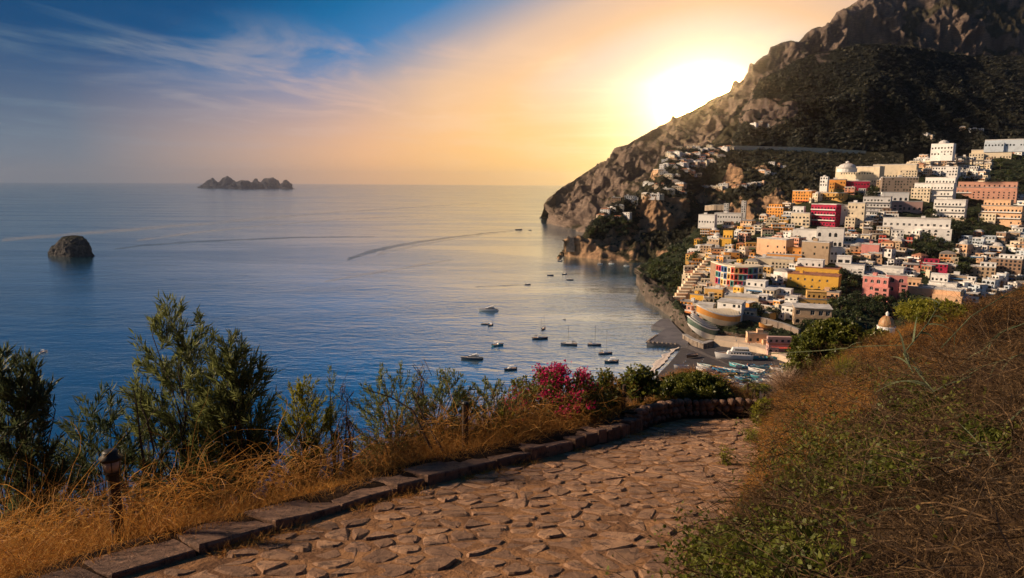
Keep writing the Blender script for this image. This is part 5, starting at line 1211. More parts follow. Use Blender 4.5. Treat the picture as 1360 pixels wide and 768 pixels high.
def stone_mat(name, c, c2, c3):
    m, t, b = new_mat(name); co = t.new('ShaderNodeNewGeometry').outputs['Position']; ri = t.new('ShaderNodeObjectInfo').outputs['Random']
    a = t.mix(t.range(t.noise(co, 3.2, 6, .7), .36, .64), c, c2); a = t.mix(t.math('MULTIPLY', t.range(t.noise(t.mapping(co, (1, 1.6, 1), (0, 0, R(-24))), 9, 6, .72), .50, .62), .85), a, c3)  # third tone: dark mottling, with the shade of pits put into the colour
    a = t.mix(t.math('MULTIPLY', t.range(ri, .25, 1.0), .62), a, tuple(x * .55 for x in c2)); setc(t, b.inputs['Base Color'], a); b.inputs['Roughness'].default_value = .72; b.inputs['Specular IOR Level'].default_value = .35
    hh = t.math('ADD', t.noise(co, 8, 8, .75), t.math('MULTIPLY', t.noise(co, 60, 4, .7), .25)); bn = t.new('ShaderNodeBump', inp={'Strength': 1.0, 'Distance': .06, 'Height': hh}); t.l.new(bn.outputs[0], b.inputs['Normal']); return m
M_COB = stone_mat('cobble', (.49, .285, .16), (.29, .16, .095), (.10, .06, .045)); M_KERB = stone_mat('kerb_stone', (.33, .19, .12), (.19, .11, .075), (.075, .046, .035))
M_MORT = mat('joint_dirt', (.36, .19, .09), (.17, .09, .05), rough=1.0, scale=5, world_co=True, bump=1.0, bscale=22, dist=.04, spec=.1)
def stone_mb(g, pts, z0, zt, bev=.012, dome=.006, rnd=random, inset=None, slope=True, c=None):
    """pts: plan outline; zt(x, y) gives the top; a bevelled, slightly domed block"""
    cx = sum(p[0] for p in pts) / len(pts); cy = sum(p[1] for p in pts) / len(pts); n = len(pts); O = c or (0, 0, 0); rr_ = [rnd.uniform(-.006, .006) for _ in range(n)]
    def ring(k, dz): return [(cx + (x - cx) * k - O[0], cy + (y - cy) * k - O[1], zt(x, y) + dz + (rr_[i] if dz > -.05 else 0) - O[2]) for i, (x, y) in enumerate(pts)]
    def inset():
        out = []
        for i, (x, y) in enumerate(pts):
            (xa, ya), (xb, yb) = pts[i - 1], pts[(i + 1) % n]; l1, l2 = math.hypot(x - xa, y - ya) + 1e-6, math.hypot(xb - x, yb - y) + 1e-6
            nx, ny = -(y - ya) / l1 - (yb - y) / l2, (x - xa) / l1 + (xb - x) / l2; L = math.hypot(nx, ny) + 1e-6
            if nx * (cx - x) + ny * (cy - y) < 0: nx, ny = -nx, -ny
            k = min(bev, .35 * math.hypot(cx - x, cy - y)) / L; X, Y = x + nx * k, y + ny * k; out.append((X - O[0], Y - O[1], zt(x, y) + rr_[i] - O[2]))
        return out
    vs = ring(1.0, z0) + ring(1.0, -bev * .9) + inset() + [(cx - O[0], cy - O[1], zt(cx, cy) + dome - O[2])]
    fs = [(i, (i + 1) % n, n + (i + 1) % n, n + i) for i in range(n)] + [(n + i, n + (i + 1) % n, 2 * n + (i + 1) % n, 2 * n + i) for i in range(n)] + [(2 * n + i, 2 * n + (i + 1) % n, 3 * n) for i in range(n)]
    g.add(vs, fs)
# cobbles: irregular cells around scattered seeds
rs = random.Random(31); ax = Vector((.40, .917)); bx = Vector((.917, -.40)); S = []; sp_ = .195
for i in range(-18, 34):
    for j in range(0, 82):
        o = (.5 if j % 2 else 0); u = (i + o + rs.uniform(-.36, .36)) * sp_ * 1.12; v = (j + rs.uniform(-.34, .34)) * sp_ * .88 - 2.2
        x, y = 1.2 + bx.x * u + ax.x * v, 3.2 + bx.y * u + ax.y * v; S.append((x, y))
SA = np.array(S); ins = inside(SA[:, 0], SA[:, 1]); dL = dist_poly(SA[:, 0], SA[:, 1], L2); dR = dist_poly(SA[:, 0], SA[:, 1], R2)
keep = ((ins & (dL > .09)) | (~ins & (dR < .25) & (dL > dR))) & (SA[:, 1] > 2.6) & (SA[:, 1] < 10.9)
# leave some seeds out so that sizes vary
drop = np.array([rs.random() < .22 for _ in S]); SA2 = SA[~drop]; keep2 = keep[~drop]
def clip(poly, mx, my, nx, ny):
    out = []; n = len(poly)
    for i in range(n):
        a, b = poly[i], poly[(i + 1) % n]; da = (a[0] - mx) * nx + (a[1] - my) * ny; db = (b[0] - mx) * nx + (b[1] - my) * ny
        if da <= 0: out.append(a)
        if (da < 0) != (db < 0) and abs(da - db) > 1e-12: t = da / (da - db); out.append((a[0] + (b[0] - a[0]) * t, a[1] + (b[1] - a[1]) * t))
    return out
def cell(i, P, gap):
    x, y = P[i]; poly = [(x - .4, y - .4), (x + .4, y - .4), (x + .4, y + .4), (x - .4, y + .4)]; d = np.hypot(P[:, 0] - x, P[:, 1] - y)
    for j in np.argsort(d)[1:16]:
        if d[j] > .8: break
        nx, ny = (P[j, 0] - x) / d[j], (P[j, 1] - y) / d[j]; poly = clip(poly, x + nx * (d[j] / 2 - gap), y + ny * (d[j] / 2 - gap), nx, ny)
        if len(poly) < 3: return None
    out = []; n = len(poly)
    for k in range(n):                                          # cut the corners
        a, b = poly[k], poly[(k + 1) % n]; out += [(a[0] * .80 + b[0] * .20, a[1] * .80 + b[1] * .20), (a[0] * .2 + b[0] * .8, a[1] * .2 + b[1] * .8)]
    res = []
    for p in out:
        if not res or math.hypot(p[0] - res[-1][0], p[1] - res[-1][1]) > .022: res.append(p)
    return res if len(res) > 3 else None
path = flatpoly('path', [(x, y, zp(y) - .006) for x, y in [(p.x, p.y) for p in LP] + [(p.x, p.y) for p in RP[1:]]], 0, M_MORT)
ids = [i for i in range(len(SA2)) if keep2[i]]; ids.sort(key=lambda i: SA2[i][1]); rest = MB(); nst = 0
for i in ids:
    pts = cell(i, SA2, rs.uniform(.003, .011))
    if not pts: continue
    cx, cy = SA2[i]; dz = rs.uniform(-.008, .008); tx, ty = rs.uniform(-.05, .05), rs.uniform(-.07, .07); zt = lambda x, y: zp(y) + dz + (x - cx) * tx + (y - cy) * ty; px_, _ = proj((cx, cy, zp(cy)))
    if nst < 298 and -60 < px_: 
        g = MB(); stone_mb(g, pts, -.06, zt, rs.uniform(.010, .026), rs.uniform(.0, .010), rs, c=(cx, cy, zp(cy))); o = g.build('cobblestone', M_COB, path); o.location = (cx, cy, zp(cy)); nst += 1
    else: stone_mb(rest, pts, -.06, zt, .012, .005, rs)
tag(rest.build('cobblestone', M_COB, path), kind='stuff')

# kerb of long stones that turns into a low dry-stone wall at the end
def along(P, s):
    acc = 0
    for a, b in zip(P[:-1], P[1:]):
        L = math.hypot(b[0] - a[0], b[1] - a[1])
        if acc + L >= s: t = (s - acc) / L; return (a[0] + (b[0] - a[0]) * t, a[1] + (b[1] - a[1]) * t), ((b[0] - a[0]) / L, (b[1] - a[1]) / L)
        acc += L
    return None
def smooth_line(P, it=3):
    for _ in range(it):
        Q = [P[0]]
        for a, b in zip(P[:-1], P[1:]): Q += [(a[0] * .75 + b[0] * .25, a[1] * .75 + b[1] * .25), (a[0] * .25 + b[0] * .75, a[1] * .25 + b[1] * .75)]
        P = Q + [P[-1]]
    return P
K2 = smooth_line([tuple(p) for p in L2]); O = LP[4]; kerb = empty('stone_kerb', (O.x, O.y, O.z), 0, 'weathered kerb of long stones along the sea side of the path', 'kerb')
tot = sum(math.hypot(b[0] - a[0], b[1] - a[1]) for a, b in zip(K2[:-1], K2[1:])); wall_s = None
s = 6.0
corner = dist = None; acc = 0
cut = 0
tgt = LP[LPX.index((855, 571)) + 1]; best = 1e9; acc = 0
for a, b in zip(K2[:-1], K2[1:]):
    dd_ = math.hypot(a[0] - tgt.x, a[1] - tgt.y)
    if dd_ < best: best = dd_; cut = acc
    acc += math.hypot(b[0] - a[0], b[1] - a[1])
while s < cut:
    (x, y), d = along(K2, s); far = np.interp(y, [4, 7.6, 8.2, 9.8], [.60, .42, .20, .17]); Lk = far * rs.uniform(.6, 1.45); (x2, y2), d2 = along(K2, min(s + Lk, cut)); h = np.interp(y, [3, 5.6, 8, 9.2, 9.8], [.035, .075, .15, .20, .26]) * rs.uniform(.85, 1.15); wd = np.interp(y, [4, 8, 10], [.40, .34, .26]) * rs.uniform(.9, 1.1)
    nl = (-d[1], d[0]); nl2 = (-d2[1], d2[0]); gap = .004; j = lambda: rs.uniform(-.010, .010)
    A = (x + d[0] * gap, y + d[1] * gap); B = (x2 - d2[0] * gap, y2 - d2[1] * gap)
    ln = lambda p, q, t: (p[0] + (q[0] - p[0]) * t + j(), p[1] + (q[1] - p[1]) * t + j())
    Cc = (B[0] + nl2[0] * wd, B[1] + nl2[1] * wd); D = (A[0] + nl[0] * wd, A[1] + nl[1] * wd); pts = [ln(A, B, .01), ln(A, B, .5), ln(A, B, .99), ln(B, Cc, .5), ln(B, Cc, .97), ln(Cc, D, .5), ln(Cc, D, .98), ln(D, A, .5)]
    cx, cy = (A[0] + Cc[0]) / 2, (A[1] + Cc[1]) / 2; tx, ty = rs.uniform(-.03, .03), rs.uniform(-.03, .03); zt = lambda X, Y: zp(Y) + h + .02 * noise.noise(Vector((X, Y, 3)) * 7) + (X - cx) * tx + (Y - cy) * ty
    g = MB(); stone_mb(g, pts, -.35, zt, rs.uniform(.010, .020), .008, rs, c=(cx, cy, zp(cy))); o = g.build('kerb_stone', M_KERB, kerb); o.location = Vector((cx, cy, zp(cy))) - kerb.location; s += Lk
# end wall: three uneven courses of rounded stones
wl = empty('dry_stone_wall', tuple(LP[-3]), 0, 'low dry-stone wall of rounded stones closing the end of the path', 'wall'); s = cut
for course in range(3):
    s = cut - .05 + course * .05
    while s < tot - .02:
        (x, y), d = along(K2, s); wdt = rs.uniform(.09, .17); hh = .105 * rs.uniform(.9, 1.1); nl = (-d[1], d[0]); g = MB(); k = 8; r1 = wdt / 2
        prof = [(r1 * .72, -hh * .5), (r1 * 1.0, -hh * .25), (r1 * 1.02, hh * .2), (r1 * .74, hh * .48), (r1 * .2, hh * .55)]
        g.lathe([(a * rs.uniform(.92, 1.08), b) for a, b in prof], k, 0, (0, 0, 0), 1.0, 1.15); o = g.build('wall_stone', M_KERB, wl, True)
        z = zp(y) + .045 + course * .098 + rs.uniform(-.01, .01); o.location = Vector((x + nl[0] * (.10 + rs.uniform(-.02, .02)), y + nl[1] * (.10 + rs.uniform(-.02, .02)), z)) - wl.location; o.rotation_euler = (rs.uniform(-.15, .15), rs.uniform(-.15, .15), math.atan2(d[1], d[0]) + rs.uniform(-.2, .2)); s += wdt * .96
(xa, ya), da = along(K2, cut); g = MB(); s = cut - .1; prev = None
while s < tot:
    (x, y), d = along(K2, s); nl = (-d[1], d[0]); cur = [(x + nl[0] * .10, y + nl[1] * .10), (x + nl[0] * .30, y + nl[1] * .30)]
    if prev:
        (a, b), (c, e_) = prev, cur; zs = lambda p, q: (p[0], p[1], zp(p[1]) + q)
        for q in ((zs(a, -.2), zs(c, -.2), zs(c, .27), zs(a, .27)), (zs(a, .27), zs(c, .27), zs(e_, .27), zs(b, .27)), (zs(b, .27), zs(e_, .27), zs(e_, -.5), zs(b, -.5))): g.quad(*[Vector(v) - wl.location for v in q])
    prev = cur; s += .12
g.build('wall_core', M_EARTH, wl)

# ================================================================== POSTS AND PATH LAMPS
M_WOOD = mat('dark_post_wood', (.075, .042, .026), (.035, .022, .015), rough=.85, scale=8, bump=.7, bscale=20, dist=.01); M_LAMPM = mat('dark_lamp_metal', (.03, .028, .026), rough=.5, metal=.6)
m_, t_, b_ = new_mat('frosted_lamp_glass'); setc(t_, b_.inputs['Base Color'], (.30, .24, .20)); b_.inputs['Roughness'].default_value = .35; M_LGL = m_
def post(px, pt, pb, Y, wpx, label, lamp=False, matl=None, lean=0.0, name='wooden_post'):
    b = at(px, pb, Y); z0 = gz(b.x, b.y); k = ppm(b); H = (pb - pt) / k; r = wpx / k / 2; e = empty('path_lamp' if lamp else name, b, 0, label, 'lamp' if lamp else 'post'); g = MB()
    if lamp:
        g.tube([(0, 0, min(z0 - b.z, 0) - .2), (0, 0, H * .20), (0.003, 0, H * .70)], [r * 1.05, r, r * .96], 12); g.build('wooden_shaft', M_WOOD, e)
        c = MB(); c.lathe([(r * 1.15, H * .68), (r * 1.15, H * .735), (r * 1.5, H * .75), (r * 1.5, H * .765)], 12); c.build('collar', M_LAMPM, e)
        c = MB(); c.lathe([(r * 1.25, H * .766), (r * 1.55, H * .90)], 12); c.build('lamp_glass', M_LGL, e, True)
        for q in range(6): a = q * math.pi / 3; c = MB(); c.tube([(math.cos(a) * r * 1.27, math.sin(a) * r * 1.27, H * .766), (math.cos(a) * r * 1.58, math.sin(a) * r * 1.58, H * .9)], r * .08, 4); c.build('cage_bar', M_LAMPM, e)
        c = MB(); c.lathe([(r * 1.85, H * .895), (r * 1.9, H * .925), (r * 1.35, H * .95), (r * 1.3, H * .985), (r * 1.05, H * 1.0)], 14); c.build('lamp_cap', M_LAMPM, e, True)
    else:
        n = 7; g.tube([(lean * H * t + rs.uniform(-.1, .1) * r, rs.uniform(-.1, .1) * r, (min(z0 - b.z, 0) - .2) * (1 - t) + H * t) for t in np.linspace(0, 1, n)], [r * rs.uniform(.88, 1.1) for _ in range(n)], 9); g.build('shaft', matl or M_WOOD, e)
        c = MB(); c.lathe([(r * 1.02, H + .001), (r * 1.1, H + .012), (r * .7, H + .03)], 9, 0, (lean * H, 0, 0)); c.build('post_top', M_LAMPM if wpx > 7 else M_WOOD, e)
        if wpx > 7: c = MB(); c.tube([(r * .9, 0, H * .8), (r * 2.2, 0, H * .84), (r * 2.4, 0, H * .9)], .006, 5); c.build('wire_hook', M_LAMPM, e)
    return e
post(157, 592, 712, 4.62, 15, 'low path lamp with a ribbed glass head on a wooden shaft, at the left', True)
post(617, 534, 607, 7.4, 9, 'rough dark wooden post standing in the orange grass mid path', lean=.02)
for x, a, b, Y, w_, l in ((828, 512, 549, 9.9, 5, 'grey weathered post beside the bougainvillea where the kerb rises'), (853, 504, 531, 10.9, 4.5, 'thin post under the leafy vine near the end wall'), (873, 504, 528, 11.2, 3.5, 'slim green-stained post right of the leafy vine'), (992, 510, 534, 11.4, 3, 'thin dark post left of the little palm'), (1014, 521, 536, 11.3, 2.5, 'short thin post right of the little palm')):
    post(x, a, b, Y, w_, l)

# ================================================================== VEGETATION
def ribbons(P, D, L, Wd, segs, droop, wob, rng, side=None):
    """n curved tapering blades starting at P in direction D"""
    n = len(P); D = D / np.linalg.norm(D, axis=1, keepdims=True); s = np.cross(D, rng.normal(size=(n, 3))) if side is None else side; s /= np.linalg.norm(s, axis=1, keepdims=True)
    step = (L / segs)[:, None]; pts = [P]; d = D.copy()
    for k in range(segs):
        d = d + np.array([0, 0, -1]) * (droop[:, None] / segs) + rng.normal(size=(n, 3)) * wob / segs; d /= np.linalg.norm(d, axis=1, keepdims=True); pts.append(pts[-1] + d * step)
    rows = []
    for k in range(segs + 1): w_ = Wd[:, None] * (1 - (k / segs) ** 1.5 * .85) * .5; rows += [pts[k] - s * w_, pts[k] + s * w_]
    V = np.stack(rows, 1); m = 2 * (segs + 1); base = (np.arange(n) * m)[:, None, None]; q = np.array([[2 * k, 2 * k + 1, 2 * k + 3, 2 * k + 2] for k in range(segs)])[None]
    return V.reshape(-1, 3), (base + q).reshape(-1, 4)
def leaves(P, D, L, Wd, rng, fold=.25):
    n = len(P); D = D / np.linalg.norm(D, axis=1, keepdims=True); s = np.cross(D, rng.normal(size=(n, 3))); s /= np.linalg.norm(s, axis=1, keepdims=True); u = np.cross(D, s); L = L[:, None]; w_ = Wd[:, None] / 2
    a = P; m = P + D * L * .45; V = np.stack([a, m - s * w_ + u * w_ * fold, P + D * L - u * L * .10, m + s * w_ + u * w_ * fold], 1)
    return V.reshape(-1, 3), np.arange(4 * n).reshape(n, 4)
def merge(parts):
    V = []; Fs = []; o = 0
    for v, f in parts: V.append(v); Fs.append(f + o); o += len(v)
    return np.concatenate(V), np.concatenate(Fs)
GR = np.random.default_rng(5)
def grass_mat(name, c, c2, c3=None, trans=.4):
    m, t, b = new_mat(name); co = t.new('ShaderNodeNewGeometry').outputs['Position']
    cc = t.mix(t.range(t.noise(co, 1.6, 4, .6), .38, .62), c, c2); cc = t.mix(t.range(t.noise(co, 40, 2, .5), .45, .7), cc, c3 or tuple(x * 1.5 for x in c2)); setc(t, b.inputs['Base Color'], cc); b.inputs['Roughness'].default_value = .7; b.inputs['Specular IOR Level'].default_value = .2
    tr = t.new('ShaderNodeBsdfTranslucent'); setc(t, tr.inputs[0], cc); mx = t.new('ShaderNodeMixShader', inp={0: trans}); t.l.new(b.outputs[0], mx.inputs[1]); t.l.new(tr.outputs[0], mx.inputs[2])
    out = [n for n in t.n if n.type == 'OUTPUT_MATERIAL'][0]; t.l.new(mx.outputs[0], out.inputs[0]); return m
M_DRY = grass_mat('dry_orange_grass', (.50, .225, .045), (.31, .13, .03), (.66, .40, .12)); M_TWIG = grass_mat('rusty_twigs', (.066, .038, .019), (.030, .020, .012), (.19, .115, .05), .2); M_GRN = grass_mat('green_blades', (.06, .085, .02), (.10, .11, .03), (.17, .17, .05))
def sample_left(n, dmin, dmax, y0, y1, power=1.0):
    out = []; tries_ = 0
    s0 = 5.0; S_ = GR.uniform(s0, tot - .5, n * 2); D_ = dmin + (dmax - dmin) * GR.random(n * 2) ** power; P = []
    cum = [0]; 
    for a, b in zip(K2[:-1], K2[1:]): cum.append(cum[-1] + math.hypot(b[0] - a[0], b[1] - a[1]))
    xs = np.interp(S_, cum, [p[0] for p in K2]); ys = np.interp(S_, cum, [p[1] for p in K2]); i = np.clip(np.searchsorted(cum, S_) - 1, 0, len(K2) - 2); k = np.array(K2); d = k[i + 1] - k[i]; d /= np.linalg.norm(d, axis=1, keepdims=True)
    X = xs - d[:, 1] * D_; Y = ys + d[:, 0] * D_; m = (Y > y0) & (Y < y1) & (~inside(X, Y)); return X[m][:n], Y[m][:n], D_[m][:n]
# dry grass along the kerb on the sea side
X, Y, Dd = sample_left(60000, .27, 2.6, 2.8, 12.2, .8); n = len(X); Z = gh(X, Y); clump = vnoise(X, Y, 1.3, 9) + .5; H = (.11 + .62 * clump * np.clip(Dd - .2, .12, 1) * np.interp(Y, [3, 5, 7, 9, 10, 10.8], [.7, 1.0, 1.15, .75, .5, .2])) * GR.uniform(.5, 1.25, n)
D = GR.normal(size=(n, 3)) * np.array([.45, .45, .2]) + np.array([.12, -.1, 1]); v1 = ribbons(np.stack([X, Y, Z - .02], 1), D, H * 1.3, GR.uniform(.0022, .0055, n), 4, GR.uniform(.3, 1.5, n), .9, GR)
X, Y, Dd = sample_left(9000, .36, 2.2, 2.8, 11.8); n = len(X); Z = gh(X, Y) + GR.uniform(0, .45, n) * (Y < 9.8); D = GR.normal(size=(n, 3)) * np.array([1, 1, .5]) + np.array([0, 0, .35]); v2 = ribbons(np.stack([X, Y, Z], 1), D, GR.uniform(.25, .75, n) * np.where(Y > 9.8, .3, 1), GR.uniform(.003, .0065, n), 7, GR.uniform(.2, 1.3, n), 2.0, GR)
tag(link('dry_grass', npmesh('dry_grass', *merge([v1, v2]), M_DRY)), kind='stuff')
# low grass and litter that creeps over the kerb foot
X = []; Yv = []
S_ = GR.uniform(7.0, cut + .5, 11000); cum = [0]
for a, b in zip(K2[:-1], K2[1:]): cum.append(cum[-1] + math.hypot(b[0] - a[0], b[1] - a[1]))
xs = np.interp(S_, cum, [p[0] for p in K2]); ys = np.interp(S_, cum, [p[1] for p in K2]); i = np.clip(np.searchsorted(cum, S_) - 1, 0, len(K2) - 2); kk = np.array(K2); d = kk[i + 1] - kk[i]; d /= np.linalg.norm(d, axis=1, keepdims=True); off = -np.abs(GR.normal(size=len(S_))) * .11
X = xs - d[:, 1] * off; Yv = ys + d[:, 0] * off; m = (vnoise(xs, ys, 1.7, 44) > -.05); X, Yv = X[m], Yv[m]; n = len(X)
tag(link('kerb_litter', npmesh('kerb_litter', *ribbons(np.stack([X, Yv, EYE - 1.7 - SL * Yv - .005], 1), GR.normal(size=(n, 3)) * np.array([1, 1, .3]) + np.array([0, 0, .35]), GR.uniform(.03, .12, n), GR.uniform(.002, .005, n), 3, GR.uniform(0, 1, n), 1.0, GR), M_DRY)), kind='stuff')
# the bank on the right: a tangle of dry stems, some grass, creepers
def sample_right(n, dmin, dmax, y0, y1, xmax=14):
    X = GR.uniform(0, xmax, n * 6); Y = GR.uniform(y0, y1, n * 6); dr = dist_poly(X, Y, R2X); dl = dist_poly(X, Y, L2); keepm = (~inside(X, Y)) & (dr < dl) & (dr > dmin) & (dr < dmax)
    keepm &= (X / np.maximum(Y, .5) < .95); return X[keepm][:n], Y[keepm][:n], dr[keepm][:n]
parts = []
X, Y, dr = sample_right(125000, .02, 9, 1.2, 13.5); m = (GR.random(len(X)) < .22) | (dr > .7 + 1.9 * (vnoise(X, Y, .7, 61) + .5) + .35 * np.clip(Y - 7.5, 0, 4)) | (Y < 5); X, Y, dr = X[m], Y[m], dr[m]; n = len(X); Z = gh(X, Y); cl_ = vnoise(X, Y, .9, 12) + .5
D = GR.normal(size=(n, 3)) * np.array([.9, .9, .5]) + np.array([-.25, -.15, .75]); parts.append(ribbons(np.stack([X, Y, Z - .02], 1), D, (.05 + .22 * cl_) * GR.uniform(.4, 1.3, n) * np.where((X < 5.4) & (Y > 9.8), .35, 1), GR.uniform(.0022, .0055, n), 4, GR.uniform(0, 1.0, n), 1.8, GR))
X, Y, dr = sample_right(9000, .15, 8, 1.2, 12); n = len(X); Z = gh(X, Y) + GR.uniform(.03, .25, n); D = GR.normal(size=(n, 3)) * np.array([1, 1, .35]) + np.array([-.2, 0, .2]); parts.append(ribbons(np.stack([X, Y, Z], 1), D, GR.uniform(.25, .9, n), GR.uniform(.003, .007, n), 8, GR.uniform(.1, .9, n), 1.8, GR))
tag(link('dry_brush', npmesh('dry_brush', *merge(parts), M_TWIG)), kind='stuff')
X, Y, dr = sample_right(34000, .02, 9, 2.0, 13.2); m = ((vnoise(X, Y, .55, 15) + .3 * vnoise(X, Y, 2.5, 16)) + .16 * np.clip((Y - 8.5), -2.2, 2) > .08) | (dr < .4) & (Y > 6); X, Y, dr = X[m], Y[m], dr[m]; n = len(X); Z = gh(X, Y)
D = GR.normal(size=(n, 3)) * np.array([.5, .5, .25]) + np.array([-.2, -.1, 1]); tag(link('dry_grass', npmesh('dry_grass', *ribbons(np.stack([X, Y, Z - .02], 1), D, GR.uniform(.08, .28, n), GR.uniform(.002, .0045, n), 4, GR.uniform(.2, 1.3, n), 1.0, GR), M_DRY)), kind='stuff')
X, Y, dr = sample_right(60000, .02, 4.5, 1.0, 5.5, 5); n = len(X); Z = gh(X, Y); cl_ = vnoise(X, Y, 1.4, 52) + .5
D = GR.normal(size=(n, 3)) * np.array([1, 1, .45]) + np.array([-.3, -.1, .4]); tag(link('dry_brush', npmesh('dry_brush', *ribbons(np.stack([X, Y, Z - .01 + GR.uniform(0, .06, n)], 1), D, (.05 + .22 * cl_) * GR.uniform(.4, 1.4, n), GR.uniform(.0015, .0038, n), 4, GR.uniform(0, 1.2, n), 2.0, GR), M_TWIG)), kind='stuff')
X, Y, dr = sample_right(75000, .0, 4.2, 5.0, 12.6, 9); m = (dr < .7 + 1.9 * (vnoise(X, Y, .7, 61) + .5) + .35 * np.clip(Y - 7.5, 0, 4)); X, Y, dr = X[m], Y[m], dr[m]; n = len(X); Z = gh(X, Y)
D = GR.normal(size=(n, 3)) * np.array([.55, .5, .3]) + np.array([-.35, -.15, 1]); tag(link('dry_grass', npmesh('dry_grass', *ribbons(np.stack([X, Y, Z - .02], 1), D, GR.uniform(.07, .26, n), GR.uniform(.002, .0045, n), 4, GR.uniform(.2, 1.2, n), 1.1, GR), M_DRY)), kind='stuff')
# green creepers in patches
M_CREEP = leaf_mat('creeper_leaf', (.045, .065, .010), (.17, .18, .025), trans=.35, scale=6)
def patch_px(n, blobs, up=.12):
    XY = np.concatenate([np.array([(x, y)]) + GR.normal(size=(int(n * w_), 2)) * .5 * np.array([rx, ry]) for (x, y, rx, ry, w_) in blobs])
    Rm = np.array(CAMR); D = np.stack([(XY[:, 0] - 680) / F, -(XY[:, 1] - 384) / F, -np.ones(len(XY))], 1) @ Rm.T; out = np.full((len(XY), 3), np.nan)
    for st in np.linspace(1.5, 14, 90):
        Pp = np.array(CP)[None] + D * (st / D[:, 1])[:, None]; m = np.isnan(out[:, 0]) & (Pp[:, 2] < gh(Pp[:, 0], Pp[:, 1]) + up); out[m] = Pp[m]
    return out[~np.isnan(out[:, 0])]
P = patch_px(1500, [(1095, 590, 90, 50, .30), (1170, 610, 60, 40, .14), (1010, 730, 110, 50, .34), (1080, 500, 30, 25, .04), (1235, 540, 60, 30, .08), (1300, 580, 50, 30, .06), (1190, 500, 60, 30, .06), (1075, 640, 60, 30, .08), (940, 745, 30, 30, .1)])
P = np.repeat(P, 7, axis=0) + GR.normal(size=(len(P) * 7, 3)) * .035; n = len(P)
tag(link('creeper_leaves', npmesh('creeper_leaves', *leaves(P, GR.normal(size=(n, 3)) + np.array([-.2, -.3, .7]), GR.uniform(.02, .05, n), GR.uniform(.014, .032, n), GR), M_CREEP)), kind='stuff')

def bush(name, label, cat, px, Y, ptop, wpx, matl, leafL=.07, leafW=.013, shoots=90, per=50, shootL=.45, depth=None, style='shoot', group=None, flowers=None, seed=1, stemmat=None, base_up=None, dens=1.0, lean=0.0, lowfrac=.12):
    """shrub: stems fork from the base, leafy shoots fill its volume"""
    rng = np.random.default_rng(seed); c = at(px, 400, Y); x0, y0 = c.x, Y; z0 = gz(x0, y0); top = at(px, ptop, Y).z; H = max(.25, top - z0); k = ppm((x0, y0, top)); w_ = wpx / k / 2; dp = depth or w_ * .8
    e = empty(name, (x0, y0, z0), 0, label, cat, group); g = MB(); LP_ = []; LD = []; tipP = []
    hubs = [(rng.uniform(-.5, .5) * w_ * .5, rng.uniform(-.5, .5) * dp * .5) for _ in range(5)]
    for i in range(shoots):
        a = rng.uniform(0, 2 * math.pi); rr2 = rng.random() ** .5; ex, ey = math.cos(a) * rr2, math.sin(a) * rr2; ht = (1 - .75 * (ex * ex + ey * ey) * rng.uniform(.4, 1)) ; ht = ht * rng.uniform(.35, 1.0) if rng.random() < .65 else ht
        tip = Vector((ex * w_ + lean * H * ht, ey * dp, max(H * ht, H * lowfrac))); out = Vector((ex * 1.0 + lean + rng.normal() * .28, ey * 1.0 + rng.normal() * .28, .85)).normalized(); L_ = min(shootL * rng.uniform(.6, 1.2), tip.z * .9 + .05); st = tip - out * L_
        hb = hubs[rng.integers(0, 5)]; j1 = Vector((hb[0] * .3, hb[1] * .3, -.05)); j2 = Vector((hb[0] + st.x * .35, hb[1] + st.y * .35, H * .28 + st.z * .2))
        if i % 3 == 0: g.tube([j1, j2, st, st.lerp(tip, .6)], [.012 * (H ** .5), .008, .005, .0025], 4)
        else: g.tube([st, st.lerp(tip, .8)], [.004, .002], 3, cap=False)
        m = int(per * dens * rng.uniform(.7, 1.2)); t = rng.uniform(.05, 1.0, m); pp_ = np.array(st)[None] + np.outer(t, np.array(tip - st)) + rng.normal(size=(m, 3)) * .008
        rad = rng.normal(size=(m, 3)); rad -= np.outer(rad @ np.array(out), np.array(out)); rad /= np.linalg.norm(rad, axis=1, keepdims=True)
        if style == 'shoot': dd = rad * .55 + np.array(out) * rng.uniform(.7, 1.2, m)[:, None]
        else: dd = rad + np.array(out) * .3 + rng.normal(size=(m, 3)) * .5; pp_ += rad * rng.uniform(0, .05, m)[:, None]
        LP_.append(pp_); LD.append(dd); tipP.append(tip)
    LPn = np.concatenate(LP_); LDn = np.concatenate(LD); n = len(LPn); g.build('stems', stemmat or M_BARK, e)
    o = link('foliage', npmesh('foliage', *leaves(LPn, LDn, rng.uniform(.6, 1.2, n) * leafL, rng.uniform(.7, 1.2, n) * leafW, rng), matl), e)
    if flowers:
        fm, cnt, cond = flowers; sel = [t for t in tipP if cond(t.x / w_, t.z / H)]; Pf = []
        for t in sel: Pf += [np.array(t) + rng.normal(size=3) * np.array([.05, .05, .04]) for _ in range(cnt)]
        Pf = np.repeat(np.array(Pf), 3, axis=0); n = len(Pf); link('bracts', npmesh('bracts', *leaves(Pf, rng.normal(size=(n, 3)) + np.array([0, -.2, .4]), rng.uniform(.02, .034, n), rng.uniform(.018, .028, n), rng, .5), fm), e)
    return e
M_OLE = leaf_mat('narrow_grey_green_leaf', (.085, .110, .036), (.21, .23, .08), trans=.45, scale=5); M_OLE2 = leaf_mat('shaded_narrow_leaf', (.045, .070, .034), (.11, .13, .055), trans=.38, scale=5)  # second leaf is a darker copy, shade put into its colour
